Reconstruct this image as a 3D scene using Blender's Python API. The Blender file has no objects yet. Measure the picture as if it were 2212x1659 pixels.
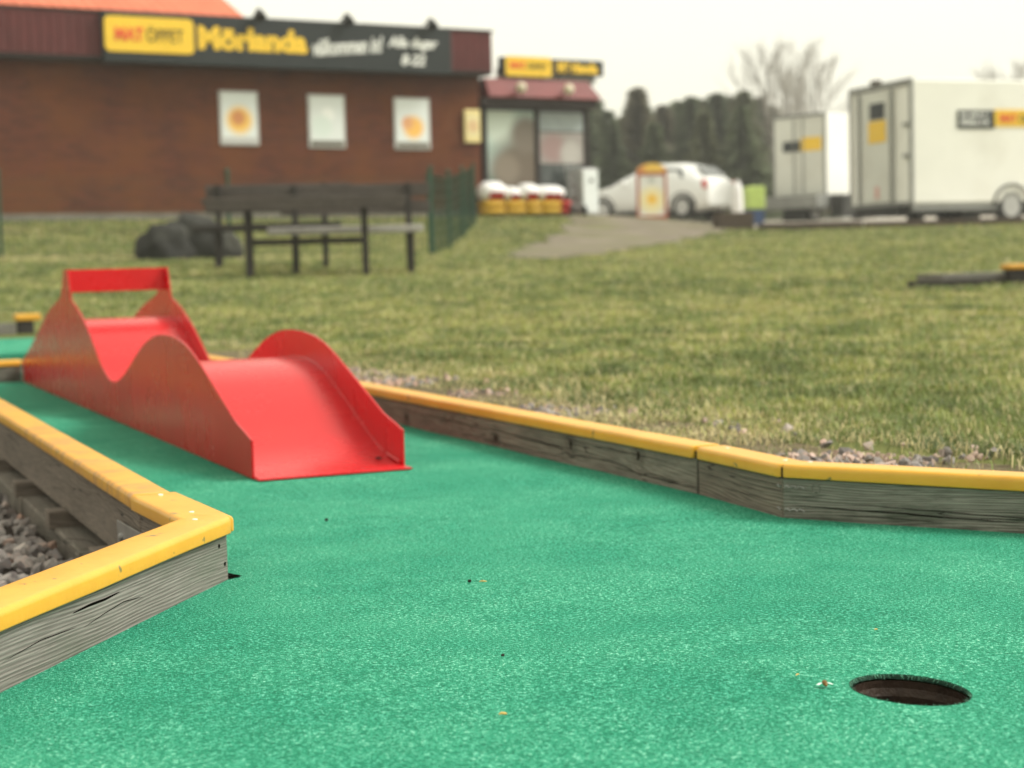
import bpy, bmesh, math, random
import numpy as np
from mathutils import Vector, Matrix, noise as mnoise
from mathutils.geometry import delaunay_2d_cdt

random.seed(7)
rng = np.random.default_rng(11)
S = bpy.context.scene
COL = S.collection
RAD = math.radians

# ------------------------------------------------------------------ camera
# World axes: +Y runs along the mini golf lane, +X to its right, z=0 is the carpet.
YAW, PITCH, ROLL, CAMH = 23.6, 4.25, 1.5, 0.40
cy_, sy_ = math.cos(RAD(YAW)), math.sin(RAD(YAW))
FWDH = Vector((sy_, cy_, 0)); RGT = Vector((cy_, -sy_, 0))
_p, _r = RAD(PITCH), RAD(ROLL)
FWD = FWDH * math.cos(_p) + Vector((0, 0, -math.sin(_p)))
_up = FWDH * math.sin(_p) + Vector((0, 0, math.cos(_p)))
CR = RGT * math.cos(_r) - _up * math.sin(_r)
CU = RGT * math.sin(_r) + _up * math.cos(_r)
cam = bpy.data.cameras.new('camera')
cam.sensor_width = 36.0
cam.lens = 6500 / 4032 * 36.0
cam.clip_start = 0.02; cam.clip_end = 2000
cam.dof.use_dof = True
cam.dof.focus_distance = 1.8
cam.dof.aperture_fstop = 6.4
camo = bpy.data.objects.new('camera', cam); COL.objects.link(camo)
m = Matrix.Identity(4)
m.col[0][:3] = CR; m.col[1][:3] = CU; m.col[2][:3] = -FWD; m.col[3][:3] = (0, 0, CAMH)
camo.matrix_world = m
S.camera = camo

# ------------------------------------------------------------------ world, sun, exposure
SUN_AZ, SUN_EL = 112.0, 46.0          # azimuth measured clockwise from +Y
w = bpy.data.worlds.new('World'); S.world = w; w.use_nodes = True
nt = w.node_tree; nt.nodes.clear()
sky = nt.nodes.new('ShaderNodeTexSky'); sky.sky_type = 'NISHITA'; sky.sun_disc = False
sky.sun_elevation = RAD(SUN_EL); sky.sun_rotation = RAD(SUN_AZ)
sky.air_density = 1.0; sky.dust_density = 6.0; sky.ozone_density = 1.0
hs = nt.nodes.new('ShaderNodeHueSaturation'); hs.inputs['Saturation'].default_value = 0.14
bg = nt.nodes.new('ShaderNodeBackground'); bg.inputs['Strength'].default_value = 0.15
wo = nt.nodes.new('ShaderNodeOutputWorld')
tn = nt.nodes.new('ShaderNodeMix'); tn.data_type = 'RGBA'; tn.blend_type = 'MULTIPLY'; tn.inputs[0].default_value = 1.0
tn.inputs[7].default_value = (1.0, 0.985, 0.925, 1)          # thin warm overcast
nt.links.new(sky.outputs[0], hs.inputs['Color']); nt.links.new(hs.outputs[0], tn.inputs[6]); 
veil = nt.nodes.new('ShaderNodeMix'); veil.data_type = 'RGBA'; veil.inputs[0].default_value = 0.72      # even cloud veil
veil.inputs[7].default_value = (4.1, 3.98, 3.22, 1)
nt.links.new(tn.outputs[2], veil.inputs[6]); nt.links.new(veil.outputs[2], bg.inputs['Color'])
nt.links.new(bg.outputs[0], wo.inputs['Surface'])
sl = bpy.data.lights.new('sun', 'SUN'); sl.energy = 1.35; sl.angle = RAD(22); sl.color = (1.0, 0.965, 0.90)
so = bpy.data.objects.new('sun', sl); COL.objects.link(so)
sd = Vector((math.sin(RAD(SUN_AZ)) * math.cos(RAD(SUN_EL)), math.cos(RAD(SUN_AZ)) * math.cos(RAD(SUN_EL)), math.sin(RAD(SUN_EL))))
so.rotation_euler = sd.to_track_quat('Z', 'Y').to_euler(); so.location = (6, 2, 9)
S.view_settings.view_transform = 'Standard'; S.view_settings.look = 'None'
S.view_settings.gamma = 1.0; S.view_settings.use_curve_mapping = False
S.view_settings.exposure = 1.12
S.render.engine = 'CYCLES'
S.cycles.use_denoising = True
S.cycles.max_bounces = 6; S.cycles.diffuse_bounces = 3; S.cycles.glossy_bounces = 3
S.cycles.transparent_max_bounces = 6; S.cycles.caustics_reflective = False; S.cycles.caustics_refractive = False

# ------------------------------------------------------------------ pixel helpers (2212 x 1659 view of the photograph)
FPX = 6500 * 2212 / 4032
def ray(px, py):
    return CR * ((px - 1106) / FPX) - CU * ((py - 829.5) / FPX) + FWD
CP = Vector((0, 0, CAMH))
def at(px, py, depth):
    d = ray(px, py); return CP + d * (depth / d.dot(FWDH))
def W2(cx, cy, z=0.0):
    p = RGT * cx + FWDH * cy; return Vector((p.x, p.y, z))
def hit(px, py, M, off=0.0):
    """local x,z where the ray meets the plane local y = off of frame M"""
    Mi = M.inverted(); o = Mi @ CP; d = Mi.to_3x3() @ ray(px, py)
    t = (off - o.y) / d.y; p = o + d * t
    return p.x, p.z
def frame(az, pos):
    """frame whose local x points to azimuth az (clockwise from the view direction), local y away to its left"""
    return Matrix.Translation(pos) @ Matrix.Rotation(RAD(90 - az - YAW), 4, 'Z')

# ------------------------------------------------------------------ terrain height
PY = np.array([-30, 3.5, 7, 10, 15.3, 18, 20.7, 23, 26.0, 31.5, 45, 50, 70, 120, 400.])
PZL = np.array([.062, .062, .085, .16, .31, .41, .56, .85, 1.24, 1.30, 1.60, 1.70, 2.0, 2.4, 3.0])
PE = np.array([-60, -20, -15, -13, -10.6, -8, -6, -3, -1, 0, 5, 13, 40, 400.])
PEZ = np.array([.05, .17, .26, .31, .44, .53, .63, .93, 1.20, 1.275, 1.40, 1.65, 2.1, 3.0])
PZR = np.array([.062, .062, .085, .17, .29, .37, .46, .54, .65, .86, 1.25, 1.38, 1.8, 2.4, 3.0])
def sstep(a, b, x):
    t = np.clip((x - a) / (b - a), 0, 1); return t * t * (3 - 2 * t)
_ys = np.linspace(-30, 400, 4301)
def _smooth(z):
    v = np.interp(_ys, PY, z); k = np.ones(9) / 9
    vp = np.pad(v, 4, mode='edge'); return np.convolve(vp, k, 'valid')
_zl, _zr = _smooth(PZL), _smooth(PZR)
def terrain(X, Y):
    X = np.asarray(X, float); Y = np.asarray(Y, float)
    cx = X * RGT.x + Y * RGT.y; cy = X * FWDH.x + Y * FWDH.y
    k = sstep(1.0, 6.5, cx)
    e = (cx + .58) * -.5 + (cy - 31.4) * .866            # distance from the shop wall
    b = sstep(11, 15, cy)
    left = np.interp(cy, _ys, _zl) * (1 - b) + np.interp(e, PE, PEZ) * b
    z = left * (1 - k) + np.interp(cy, _ys, _zr) * k
    low = (1 - sstep(1.395, 1.43, X)) * (1 - sstep(6.5, 8.2, Y))
    # the lane widens near the hole: ground stays below it there too
    wide = 1 - sstep(0.0, 0.04, (X - 1.375) * .846 + (Y - 2.127) * .533 - 0.02)
    low = np.maximum(low, wide * (1 - sstep(2.2, 2.5, Y)))
    return z * (1 - low) + (-0.11) * low
def T(p):
    return float(terrain(p[0], p[1]))

# ------------------------------------------------------------------ materials
def lin(c):
    return tuple(((v / 12.92) if v <= 0.04045 else ((v + 0.055) / 1.055) ** 2.4) for v in c)
class NT:
    def __init__(s, name):
        s.m = bpy.data.materials.new(name); s.m.use_nodes = True
        s.t = s.m.node_tree; s.t.nodes.clear()
        s.out = s.t.nodes.new('ShaderNodeOutputMaterial')
        s.b = s.t.nodes.new('ShaderNodeBsdfPrincipled')
        s.t.links.new(s.b.outputs[0], s.out.inputs['Surface'])
    def n(s, typ, **kw):
        nd = s.t.nodes.new(typ)
        for k, v in kw.items():
            if k.startswith('_'): setattr(nd, k[1:], v)
            else: s.set(nd, k, v)
        return nd
    def set(s, nd, k, v):
        k = k.replace('__', ' ')
        inp = nd.inputs[int(k[1:])] if k[0] == 'i' and k[1:].isdigit() else nd.inputs[k]
        if isinstance(v, bpy.types.NodeSocket): s.t.links.new(v, inp)
        else: inp.default_value = v
    def p(s, **kw):
        for k, v in kw.items(): s.set(s.b, k, v)
    def coord(s, scale=(1, 1, 1), rnd=False, which='Object', rot=(0, 0, 0)):
        tc = s.n('ShaderNodeTexCoord')
        v = tc.outputs[which]
        if rnd:
            oi = s.n('ShaderNodeObjectInfo')
            mul = s.n('ShaderNodeMath', _operation='MULTIPLY', i0=oi.outputs['Random'], i1=37.0)
            add = s.n('ShaderNodeVectorMath', _operation='ADD', i0=v, i1=mul.outputs[0]); v = add.outputs[0]
        mp = s.n('ShaderNodeMapping', Vector=v, Scale=scale, Rotation=rot)
        return mp.outputs[0]
    def noise(s, vec, scale, detail=3, rough=.55, dist=0.0):
        return s.n('ShaderNodeTexNoise', Vector=vec, Scale=scale, Detail=detail, Roughness=rough, Distortion=dist).outputs['Fac']
    def ramp(s, fac, stops, interp='LINEAR'):
        r = s.n('ShaderNodeValToRGB', Fac=fac); cr = r.color_ramp; cr.interpolation = interp
        while len(cr.elements) < len(stops): cr.elements.new(0.5)
        for e, (pos, c) in zip(cr.elements, stops):
            e.position = pos; e.color = (c if len(c) == 4 else (*c, 1)) if hasattr(c, '__len__') else (c, c, c, 1)
        return r.outputs['Color']
    def mix(s, fac, a, b, mode='MIX'):
        nd = s.t.nodes.new('ShaderNodeMix'); nd.data_type = 'RGBA'; nd.blend_type = mode
        for i, v in ((0, fac), (6, a), (7, b)):
            if isinstance(v, bpy.types.NodeSocket): s.t.links.new(v, nd.inputs[i])
            else: nd.inputs[i].default_value = v if i == 0 else ((*v, 1) if len(v) == 3 else v)
        return nd.outputs[2]
    def math(s, op, a, b=0.0, clamp=False):
        nd = s.n('ShaderNodeMath', _operation=op, i0=a, i1=b); nd.use_clamp = clamp; return nd.outputs[0]
    def bump(s, h, strength=.3, dist=.002, normal=None):
        nd = s.n('ShaderNodeBump', Height=h, Strength=strength, Distance=dist)
        if normal is not None: s.set(nd, 'Normal', normal)
        return nd.outputs[0]

def simple(name, col, rough=.6, var=.12, scale=6, bump=0.0, bscale=80, metal=0.0, spec=.22, dirt=None):
    t = NT(name); v = t.coord(rnd=True)
    n1 = t.noise(v, scale, 4)
    a = tuple(c * (1 - var) for c in col); b = tuple(min(1, c * (1 + var)) for c in col)
    c = t.ramp(n1, [(.3, a), (.7, b)])
    if dirt:
        dn = t.noise(v, scale * .6, 5, .65)
        c = t.mix(t.ramp(dn, [(.52, 0.0), (.72, dirt[1])]), c, dirt[0])
    t.p(Base__Color=c, Roughness=rough, Metallic=metal)
    t.b.inputs['Specular IOR Level'].default_value = spec
    if bump: t.p(Normal=t.bump(t.noise(v, bscale, 3), bump, .004))
    return t.m

def mat_carpet(name='green_felt', base=1.0):
    t = NT(name); tc = t.n('ShaderNodeTexCoord'); v = tc.outputs['Object']
    fine = t.noise(v, 620, 2, .6)
    mid = t.noise(v, 250, 3, .6)
    big = t.noise(v, 4.2, 5, .65)
    patch = t.noise(v, 24, 3, .6)
    f0 = t.math('ADD', t.math('MULTIPLY', fine, .5), t.math('MULTIPLY', mid, .5))
    f = t.math('ADD', t.math('MULTIPLY', t.math('SUBTRACT', f0, .5), 2.5), .5)
    c = t.ramp(f, [(.14, (.004, .085, .046)), (.38, (.009, .165, .092)), (.56, (.018, .225, .126)), (.70, (.060, .38, .25)), (.88, (.22, .62, .47))])
    c2 = t.mix(t.ramp(big, [(.38, 0.0), (.64, .8)]), c, t.mix(1.0, c, (2.2, 1.32, 1.34), 'MULTIPLY'))
    c3 = t.mix(t.ramp(patch, [(.45, 0.0), (.75, .45)]), c2, t.mix(1.0, c2, (.60, .72, .70), 'MULTIPLY'))
    vor = t.n('ShaderNodeTexVoronoi', Vector=v, Scale=14.0); vor.feature = 'F1'
    dirt = t.ramp(vor.outputs['Distance'], [(.012, .8), (.022, 0.0)])
    c4 = t.mix(dirt, c3, (.05, .06, .045))
    t.p(Base__Color=c4, Roughness=.85)
    t.b.inputs['Specular IOR Level'].default_value = .12
    b1 = t.bump(f, .9, .0016)
    t.p(Normal=t.bump(big, .35, .02, b1))
    return t.m

def mat_wood(name, dark, light, mould=None, mould_amt=.6, knots=True, crack=.92, warpk=1.0):
    """grain runs along local x"""
    t = NT(name); v = t.coord(rnd=True)
    warp = t.n('ShaderNodeTexNoise', Vector=t_map(t, v, (1.6, 7, 7)), Scale=1.0, Detail=2.0)
    wv = t.n('ShaderNodeVectorMath', _operation='MULTIPLY', i0=warp.outputs['Color'], i1=(0.02, 0.055 * warpk, 0.055 * warpk))
    vv = t.n('ShaderNodeVectorMath', _operation='ADD', i0=v, i1=wv.outputs[0]).outputs[0]
    if knots:
        kv = t.n('ShaderNodeTexVoronoi', Vector=t_map(t, v, (4.6, 0, 11)), Scale=1.0); kv.voronoi_dimensions = '3D'
        kd = t.ramp(kv.outputs['Distance'], [(.0, 1.0), (.12, .60), (.40, 0.0)])
        kadd = t.n('ShaderNodeVectorMath', _operation='SCALE', i0=(0, .045, .045)); t.set(kadd, 'Scale', kd)
        vv = t.n('ShaderNodeVectorMath', _operation='ADD', i0=vv, i1=kadd.outputs[0]).outputs[0]
    wave = t.n('ShaderNodeTexWave', Vector=t_map(t, vv, (3, 150, 150)), Scale=1.0, Distortion=5.0, Detail=4.0)
    wave.wave_type = 'BANDS'; wave.bands_direction = 'DIAGONAL'; wave.inputs['Detail Scale'].default_value = 1.2
    fib = t.noise(t_map(t, vv, (14, 420, 420)), 1.0, 4, .65)
    wea = t.noise(t_map(t, v, (4, 14, 14)), 1.0, 4, .6)
    g = t.math('ADD', t.math('MULTIPLY', wave.outputs['Fac'], .30), t.math('MULTIPLY', fib, .70))
    c = t.ramp(g, [(.22, dark), (.50, tuple((a + b) / 2 for a, b in zip(dark, light))), (.75, light)])
    c = t.mix(t.ramp(wea, [(.4, 0.0), (.7, .55)]), c, t.mix(1.0, c, (.52, .50, .48), 'MULTIPLY'))
    if mould:
        mo = t.noise(t_map(t, v, (5, 18, 18)), 1.0, 5, .7)
        c = t.mix(t.ramp(mo, [(.46, 0.0), (.66, mould_amt)]), c, mould)
    if knots:
        kc = t.ramp(kv.outputs['Distance'], [(.0, .85), (.06, .6), (.11, 0.0)])
        c = t.mix(kc, c, (.035, .026, .02))
    ck = t.n('ShaderNodeTexNoise', Vector=t_map(t, vv, (2.0, 3, 46)), Scale=1.0, Detail=1.5).outputs['Fac']
    line = t.math('ABSOLUTE', t.math('SUBTRACT', ck, .53))
    cm = t.ramp(line, [(.0, crack), (.0035, crack * .85), (.008, 0.0)])
    gate = t.ramp(t.noise(t_map(t, v, (2.5, 9, 9)), 1.0, 2), [(.40, 0.0), (.48, 1.0)])
    cm2 = t.math('MULTIPLY', cm, gate)
    c = t.mix(cm2, c, (.012, .010, .008))
    t.p(Base__Color=c, Roughness=.82)
    t.b.inputs['Specular IOR Level'].default_value = .3
    hgt = t.math('SUBTRACT', g, t.math('MULTIPLY', cm2, 1.6))
    t.p(Normal=t.bump(hgt, .55, .0025))
    return t.m
def t_map(t, vec, scale):
    return t.n('ShaderNodeMapping', Vector=vec, Scale=scale).outputs[0]

def mat_cap(name, worn=0.0):
    t = NT(name); v = t.coord(rnd=True)
    n1 = t.noise(v, 9, 4, .6); n2 = t.noise(v, 120, 2)
    c = t.ramp(n1, [(.3, (.62, .300, .022)), (.7, (.70, .370, .036))])
    sp = t.n('ShaderNodeTexVoronoi', Vector=t_map(t, v, (1, 1, 1)), Scale=42.0)
    spot = t.ramp(sp.outputs['Distance'], [(.045, .7), (.085, 0.0)])
    sg = t.ramp(t.noise(v, 30, 2), [(.55, 0.0), (.62, 1.0)])
    c = t.mix(t.math('MULTIPLY', spot, sg), c, (.10, .085, .04))
    dn = t.noise(t_map(t, v, (3, 14, 14)), 1.0, 5, .7)
    c = t.mix(t.ramp(dn, [(.55, 0.0), (.75, .35)]), c, (.42, .22, .03))
    gs = t.noise(t_map(t, v, (26, 26, 26)), 1.0, 3, .7)
    c = t.mix(t.ramp(gs, [(.66, 0.0), (.70, .75)]), c, (.05, .10, .055))
    h = t.math('ADD', n2, t.noise(v, 28, 3))
    if worn:
        wn = t.noise(t_map(t, v, (28, 9, 9)), 1.0, 5, .7, 1.2)
        wl = t.noise(t_map(t, v, (2.2, 4, 4)), 1.0, 2)
        k = t.math('MULTIPLY', t.ramp(wn, [(.52, 0.0), (.55, 1.0)]), t.ramp(wl, [(.38, 0.0), (.50, worn)]))
        c = t.mix(k, c, (.40, .20, .06)); h = t.math('SUBTRACT', h, t.math('MULTIPLY', k, 1.5))
    t.p(Base__Color=c, Roughness=.36)
    t.b.inputs['Subsurface Weight'].default_value = .12
    t.b.inputs['Subsurface Radius'].default_value = (.01, .006, .001)
    t.b.inputs['Subsurface Scale'].default_value = .3
    t.p(Normal=t.bump(h, .22, .0012))
    return t.m

def mat_red():
    t = NT('red_paint'); v = t.coord()
    n1 = t.noise(v, 7, 4); n2 = t.noise(v, 260, 3, .6); n3 = t.noise(v, 4.0, 4)
    c = t.ramp(n1, [(.3, (.47, .004, .008)), (.7, (.53, .007, .011))])
    c = t.mix(t.ramp(n3, [(.5, 0.0), (.8, .25)]), c, (.32, .02, .012))
    sc = t.noise(t_map(t, v, (60, 25, 60)), 1.0, 3, .7)
    c = t.mix(t.ramp(sc, [(.76, 0.0), (.80, .15)]), c, (.60, .20, .17))
    t.p(Base__Color=c, Roughness=t.math('ADD', t.math('MULTIPLY', n1, .10), .22))
    t.b.inputs['Specular IOR Level'].default_value = .33
    t.p(Normal=t.bump(n2, .08, .0012))
    return t.m

def mat_stone():
    t = NT('crushed_granite'); v = t.coord(rnd=True); oi = t.n('ShaderNodeObjectInfo')
    base = t.ramp(oi.outputs['Random'], [(0, (.15, .135, .13)), (.25, (.24, .22, .205)), (.5, (.33, .305, .285)), (.72, (.18, .16, .155)), (.90, (.30, .27, .25)), (.95, (.42, .28, .22)), (1, (.46, .44, .41))])
    n1 = t.noise(v, 6.0, 5, .75); n2 = t.noise(v, 2.0, 3)
    c = t.mix(t.ramp(n1, [(.32, .7), (.55, 0.0)]), base, t.mix(1.0, base, (.35, .33, .33), 'MULTIPLY'))
    c = t.mix(t.ramp(n1, [(.62, 0.0), (.72, .6)]), c, (.55, .50, .45))
    c = t.mix(t.ramp(n2, [(.5, 0.0), (.7, .4)]), c, t.mix(1.0, base, (1.4, 1.1, 1.0), 'MULTIPLY'))
    t.p(Base__Color=c, Roughness=.85, Normal=t.bump(n1, .7, .003))
    return t.m

def mat_ground(name, stops, scale, bump=.5, bscale=60, extra=None):
    t = NT(name); v = t.coord()
    a = t.noise(v, scale, 6, .65)
    c = t.ramp(a, stops)
    f = t.noise(v, bscale, 4, .7)
    c = t.mix(t.ramp(f, [(.3, .55), (.7, 0.0)]), c, t.mix(1.0, c, (.45, .45, .42), 'MULTIPLY'))
    if extra:
        e = t.noise(v, extra[0], 4, .6)
        c = t.mix(t.ramp(e, [(extra[1], 0.0), (extra[2], extra[4])]), c, extra[3])
    t.p(Base__Color=c, Roughness=.95, Normal=t.bump(f, bump, .03))
    t.b.inputs['Specular IOR Level'].default_value = .1
    return t.m

def mat_attr(name, rough=.6, transl=.25, attr='tint'):
    t = NT(name); at_ = t.n('ShaderNodeAttribute', _attribute_name=attr)
    t.p(Base__Color=at_.outputs['Color'], Roughness=rough)
    t.b.inputs['Specular IOR Level'].default_value = .3
    if transl:
        tr = t.n('ShaderNodeBsdfTranslucent', Color=at_.outputs['Color'])
        mx = t.n('ShaderNodeMixShader', i0=transl, i1=t.b.outputs[0], i2=tr.outputs[0])
        t.t.links.new(mx.outputs[0], t.out.inputs['Surface'])
    return t.m

def mat_brick():
    t = NT('brown_brick'); v = t.coord()
    sep = t.n('ShaderNodeSeparateXYZ', Vector=v)
    comb = t.n('ShaderNodeCombineXYZ', X=sep.outputs['X'], Y=sep.outputs['Z'])
    br = t.n('ShaderNodeTexBrick', Vector=comb.outputs[0], Color1=(.125, .038, .021, 1), Color2=(.076, .025, .015, 1), Mortar=(.075, .045, .032, 1), Scale=1.0)
    br.inputs['Mortar Size'].default_value = .006; br.inputs['Brick Width'].default_value = .26; br.inputs['Row Height'].default_value = .078
    n1 = t.noise(v, 1.1, 5, .65)
    c = t.mix(t.ramp(n1, [(.40, 0.0), (.62, .8)]), br.outputs['Color'], (.135, .048, .018))
    t.p(Base__Color=c, Roughness=.9, Normal=t.bump(br.outputs['Fac'], -.4, .01)); t.b.inputs['Specular IOR Level'].default_value = .08
    return t.m

def mat_glass(name, col=(.02, .025, .025), rough=.05):
    t = NT(name); t.p(Base__Color=(*col, 1), Roughness=rough); t.b.inputs['Specular IOR Level'].default_value = .8
    n1 = t.noise(t.coord(), 2.0, 2); t.p(Normal=t.bump(n1, .05, .01))
    return t.m

def mat_print(name, stops, scale, dist=1.0):
    t = NT(name); v = t.coord()
    t.p(Base__Color=t.ramp(t.noise(v, scale, 4, .6, dist), stops), Roughness=.25)
    return t.m

def mat_blotch(name, bg_col, blobs, rough=.35):
    """printed picture: soft round blobs on a plain ground, local x/z coordinates"""
    t = NT(name); v = t.n('ShaderNodeVectorMath', _operation='MULTIPLY', i0=t.coord(), i1=(1, 0, 1)).outputs[0]
    cur = (*bg_col, 1)
    for (x, z, r, col) in blobs:
        d = t.n('ShaderNodeVectorMath', _operation='DISTANCE', i0=v, i1=(x, 0, z)).outputs['Value']
        f = t.ramp(t.math('DIVIDE', d, r), [(.55, 1.0), (1.0, 0.0)])
        nd = t.mix(f, cur if not isinstance(cur, tuple) else cur[:3], col); cur = nd
    t.p(Base__Color=cur, Roughness=rough)
    return t.m

M = {}
M['carpet'] = mat_carpet()
M['carpet_edge'] = simple('carpet_backing', (.018, .055, .036), .9, .4, 300)
M['fray'] = simple('frayed_fibre', (.07, .20, .13), .8, .5, 200)
M['wood_r'] = mat_wood('weathered_board', (.070, .060, .050), (.33, .290, .240), (.075, .072, .06), .40)
M['wood_pale'] = mat_wood('pale_weathered_board', (.10, .09, .078), (.27, .25, .225), (.10, .115, .085), .55, knots=False, warpk=.45, crack=0.0)
M['wood_green'] = mat_wood('algae_stained_board', (.070, .067, .056), (.33, .31, .27), (.045, .055, .038), .85, knots=False)
M['wood_brown'] = mat_wood('grey_brown_board', (.08, .067, .056), (.26, .215, .175), None, knots=False)
M['wood_beam'] = mat_wood('grey_support_beam', (.10, .085, .07), (.26, .23, .19), (.10, .105, .08), .4, knots=False)
M['wood_dark'] = mat_wood('dark_stained_wood', (.018, .016, .014), (.055, .048, .042), None, knots=False)
M['cap'] = mat_cap('yellow_cap')
M['cap_worn'] = mat_cap('worn_yellow_cap', .75)
M['red'] = mat_red()
M['stone'] = mat_stone()
M['steel'] = simple('zinc_steel', (.35, .34, .33), .38, .2, 30, metal=.8)
M['white_pin'] = simple('white_screw', (.85, .85, .82), .4)
M['black'] = simple('black_part', (.012, .012, .012), .6)
M['void'] = simple('dark_gap', (.004, .004, .003), 1.0, spec=0.0)
M['grain'] = simple('dark_grain', (.035, .027, .021), .9, .3, 90, spec=.1)
M['knot'] = simple('knot_heart', (.030, .022, .017), .9, .6, 160, .5, 300, spec=.1)
M['cup'] = simple('hole_cup', (.040, .027, .020), .45, .5, 40, bump=.4, bscale=200)
M['soil'] = mat_ground('gravel_soil', [(.3, (.05, .042, .036)), (.7, (.11, .09, .075))], 30, .8, 160)
M['strip'] = mat_ground('dry_thatch', [(.3, (.16, .13, .075)), (.7, (.36, .30, .18))], 25, .9, 120)
M['lawn'] = mat_ground('lawn_soil', [(.30, (.10, .12, .036)), (.5, (.165, .178, .056)), (.72, (.26, .235, .10))], 1.3, .8, 38, (.55, .52, .68, (.14, .11, .05), .55))
M['path'] = mat_ground('dirt_path', [(.3, (.16, .135, .10)), (.7, (.27, .235, .185))], 1.5, .5, 30, (.8, .44, .64, (.15, .155, .065), .75))
M['yard'] = mat_ground('light_gravel', [(.3, (.34, .31, .26)), (.7, (.50, .46, .40))], 1.2, .4, 25)
M['grass'] = mat_attr('grass_blades', .55, .3)
M['needle'] = mat_attr('conifer_needles', .75, .12)
M['bark'] = simple('grey_bark', (.10, .085, .07), .9, .3, 4, .5, 20)
M['twig'] = simple('bare_twigs', (.36, .34, .31), .9, .25, 4)
M['brick'] = mat_brick()
M['maroon'] = simple('maroon_cladding', (.095, .022, .022), .55, .2, 2)
M['redtrim'] = simple('red_canopy', (.15, .020, .016), .5, .15, 2)
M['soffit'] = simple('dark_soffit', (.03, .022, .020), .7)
M['coral'] = simple('coral_roof', (.56, .155, .085), .6, .15, 3)
M['concrete'] = simple('grey_concrete', (.16, .15, .125), .9, .2, 3, .3, 40)
M['signblack'] = simple('charcoal_sign', (.022, .027, .028), .45, .1)
M['yellow'] = simple('sign_yellow', (.80, .52, .045), .45, .04)
M['redletter'] = simple('letter_red', (.72, .11, .04), .5, .03)
M['darkletter'] = simple('letter_dark', (.12, .09, .02), .5, .03)
M['whiteletter'] = simple('letter_white', (.75, .76, .73), .5, .03)
M['white'] = simple('white_paint', (.78, .78, .74), .4, .04, 3)
M['poster_white'] = simple('poster_paper', (.72, .76, .75), .35, .04)
M['frame_grey'] = simple('poster_frame', (.50, .50, .49), .4, .05)
M['cream'] = simple('cream_notice', (.72, .60, .28), .5, .06)
M['green_wire'] = simple('green_wire', (.018, .060, .035), .5, .1)
M['rock'] = simple('dark_boulder', (.022, .022, .019), .9, .5, 3, .8, 12, dirt=((.10, .10, .08), .5))
M['glass'] = mat_glass('window_glass')
M['carglass'] = mat_glass('car_glass', (.05, .06, .06))
M['carpaint'] = simple('white_car_paint', (.74, .75, .73), .22, .03)
M['tyre'] = simple('rubber', (.020, .020, .019), .8)
M['rim'] = simple('alloy', (.45, .45, .44), .35, .1, metal=.6)
M['tail'] = simple('tail_light', (.45, .03, .03), .25)
M['trailer'] = simple('white_trailer', (.80, .80, .74), .35, .03, 1.5, dirt=((.60, .58, .50), .35))
M['trailer_door'] = simple('pale_trailer_door', (.62, .63, .57), .4, .04, 1.5, dirt=((.48, .46, .39), .4))
M['galv'] = simple('galvanised_steel', (.23, .235, .22), .5, .15, 4, metal=.3)
M['chassis'] = simple('dark_chassis', (.030, .030, .027), .7, .2)
M['blue'] = simple('blue_plastic', (.045, .075, .16), .5)
M['lime'] = simple('lime_panel', (.40, .52, .14), .5)
M['brown'] = simple('brown_timber', (.075, .055, .040), .8, .2)
M['sack_y'] = simple('yellow_sack', (.55, .34, .03), .45, .15, 9)
M['sack_w'] = simple('white_sack', (.78, .77, .76), .45, .06, 9)
M['sack_r'] = simple('red_sack_band', (.40, .025, .02), .45, .06, 9)
M['straw'] = simple('straw_bit', (.62, .40, .12), .6)
M['fly'] = simple('fly_body', (.16, .09, .025), .5, .4, 300)
M['wing'] = simple('fly_wing', (.70, .80, .75), .2)
M['crumb'] = simple('dirt_crumb', (.02, .016, .012), .9)
M['lampglobe'] = simple('opal_globe', (.62, .56, .42), .3)

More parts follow.
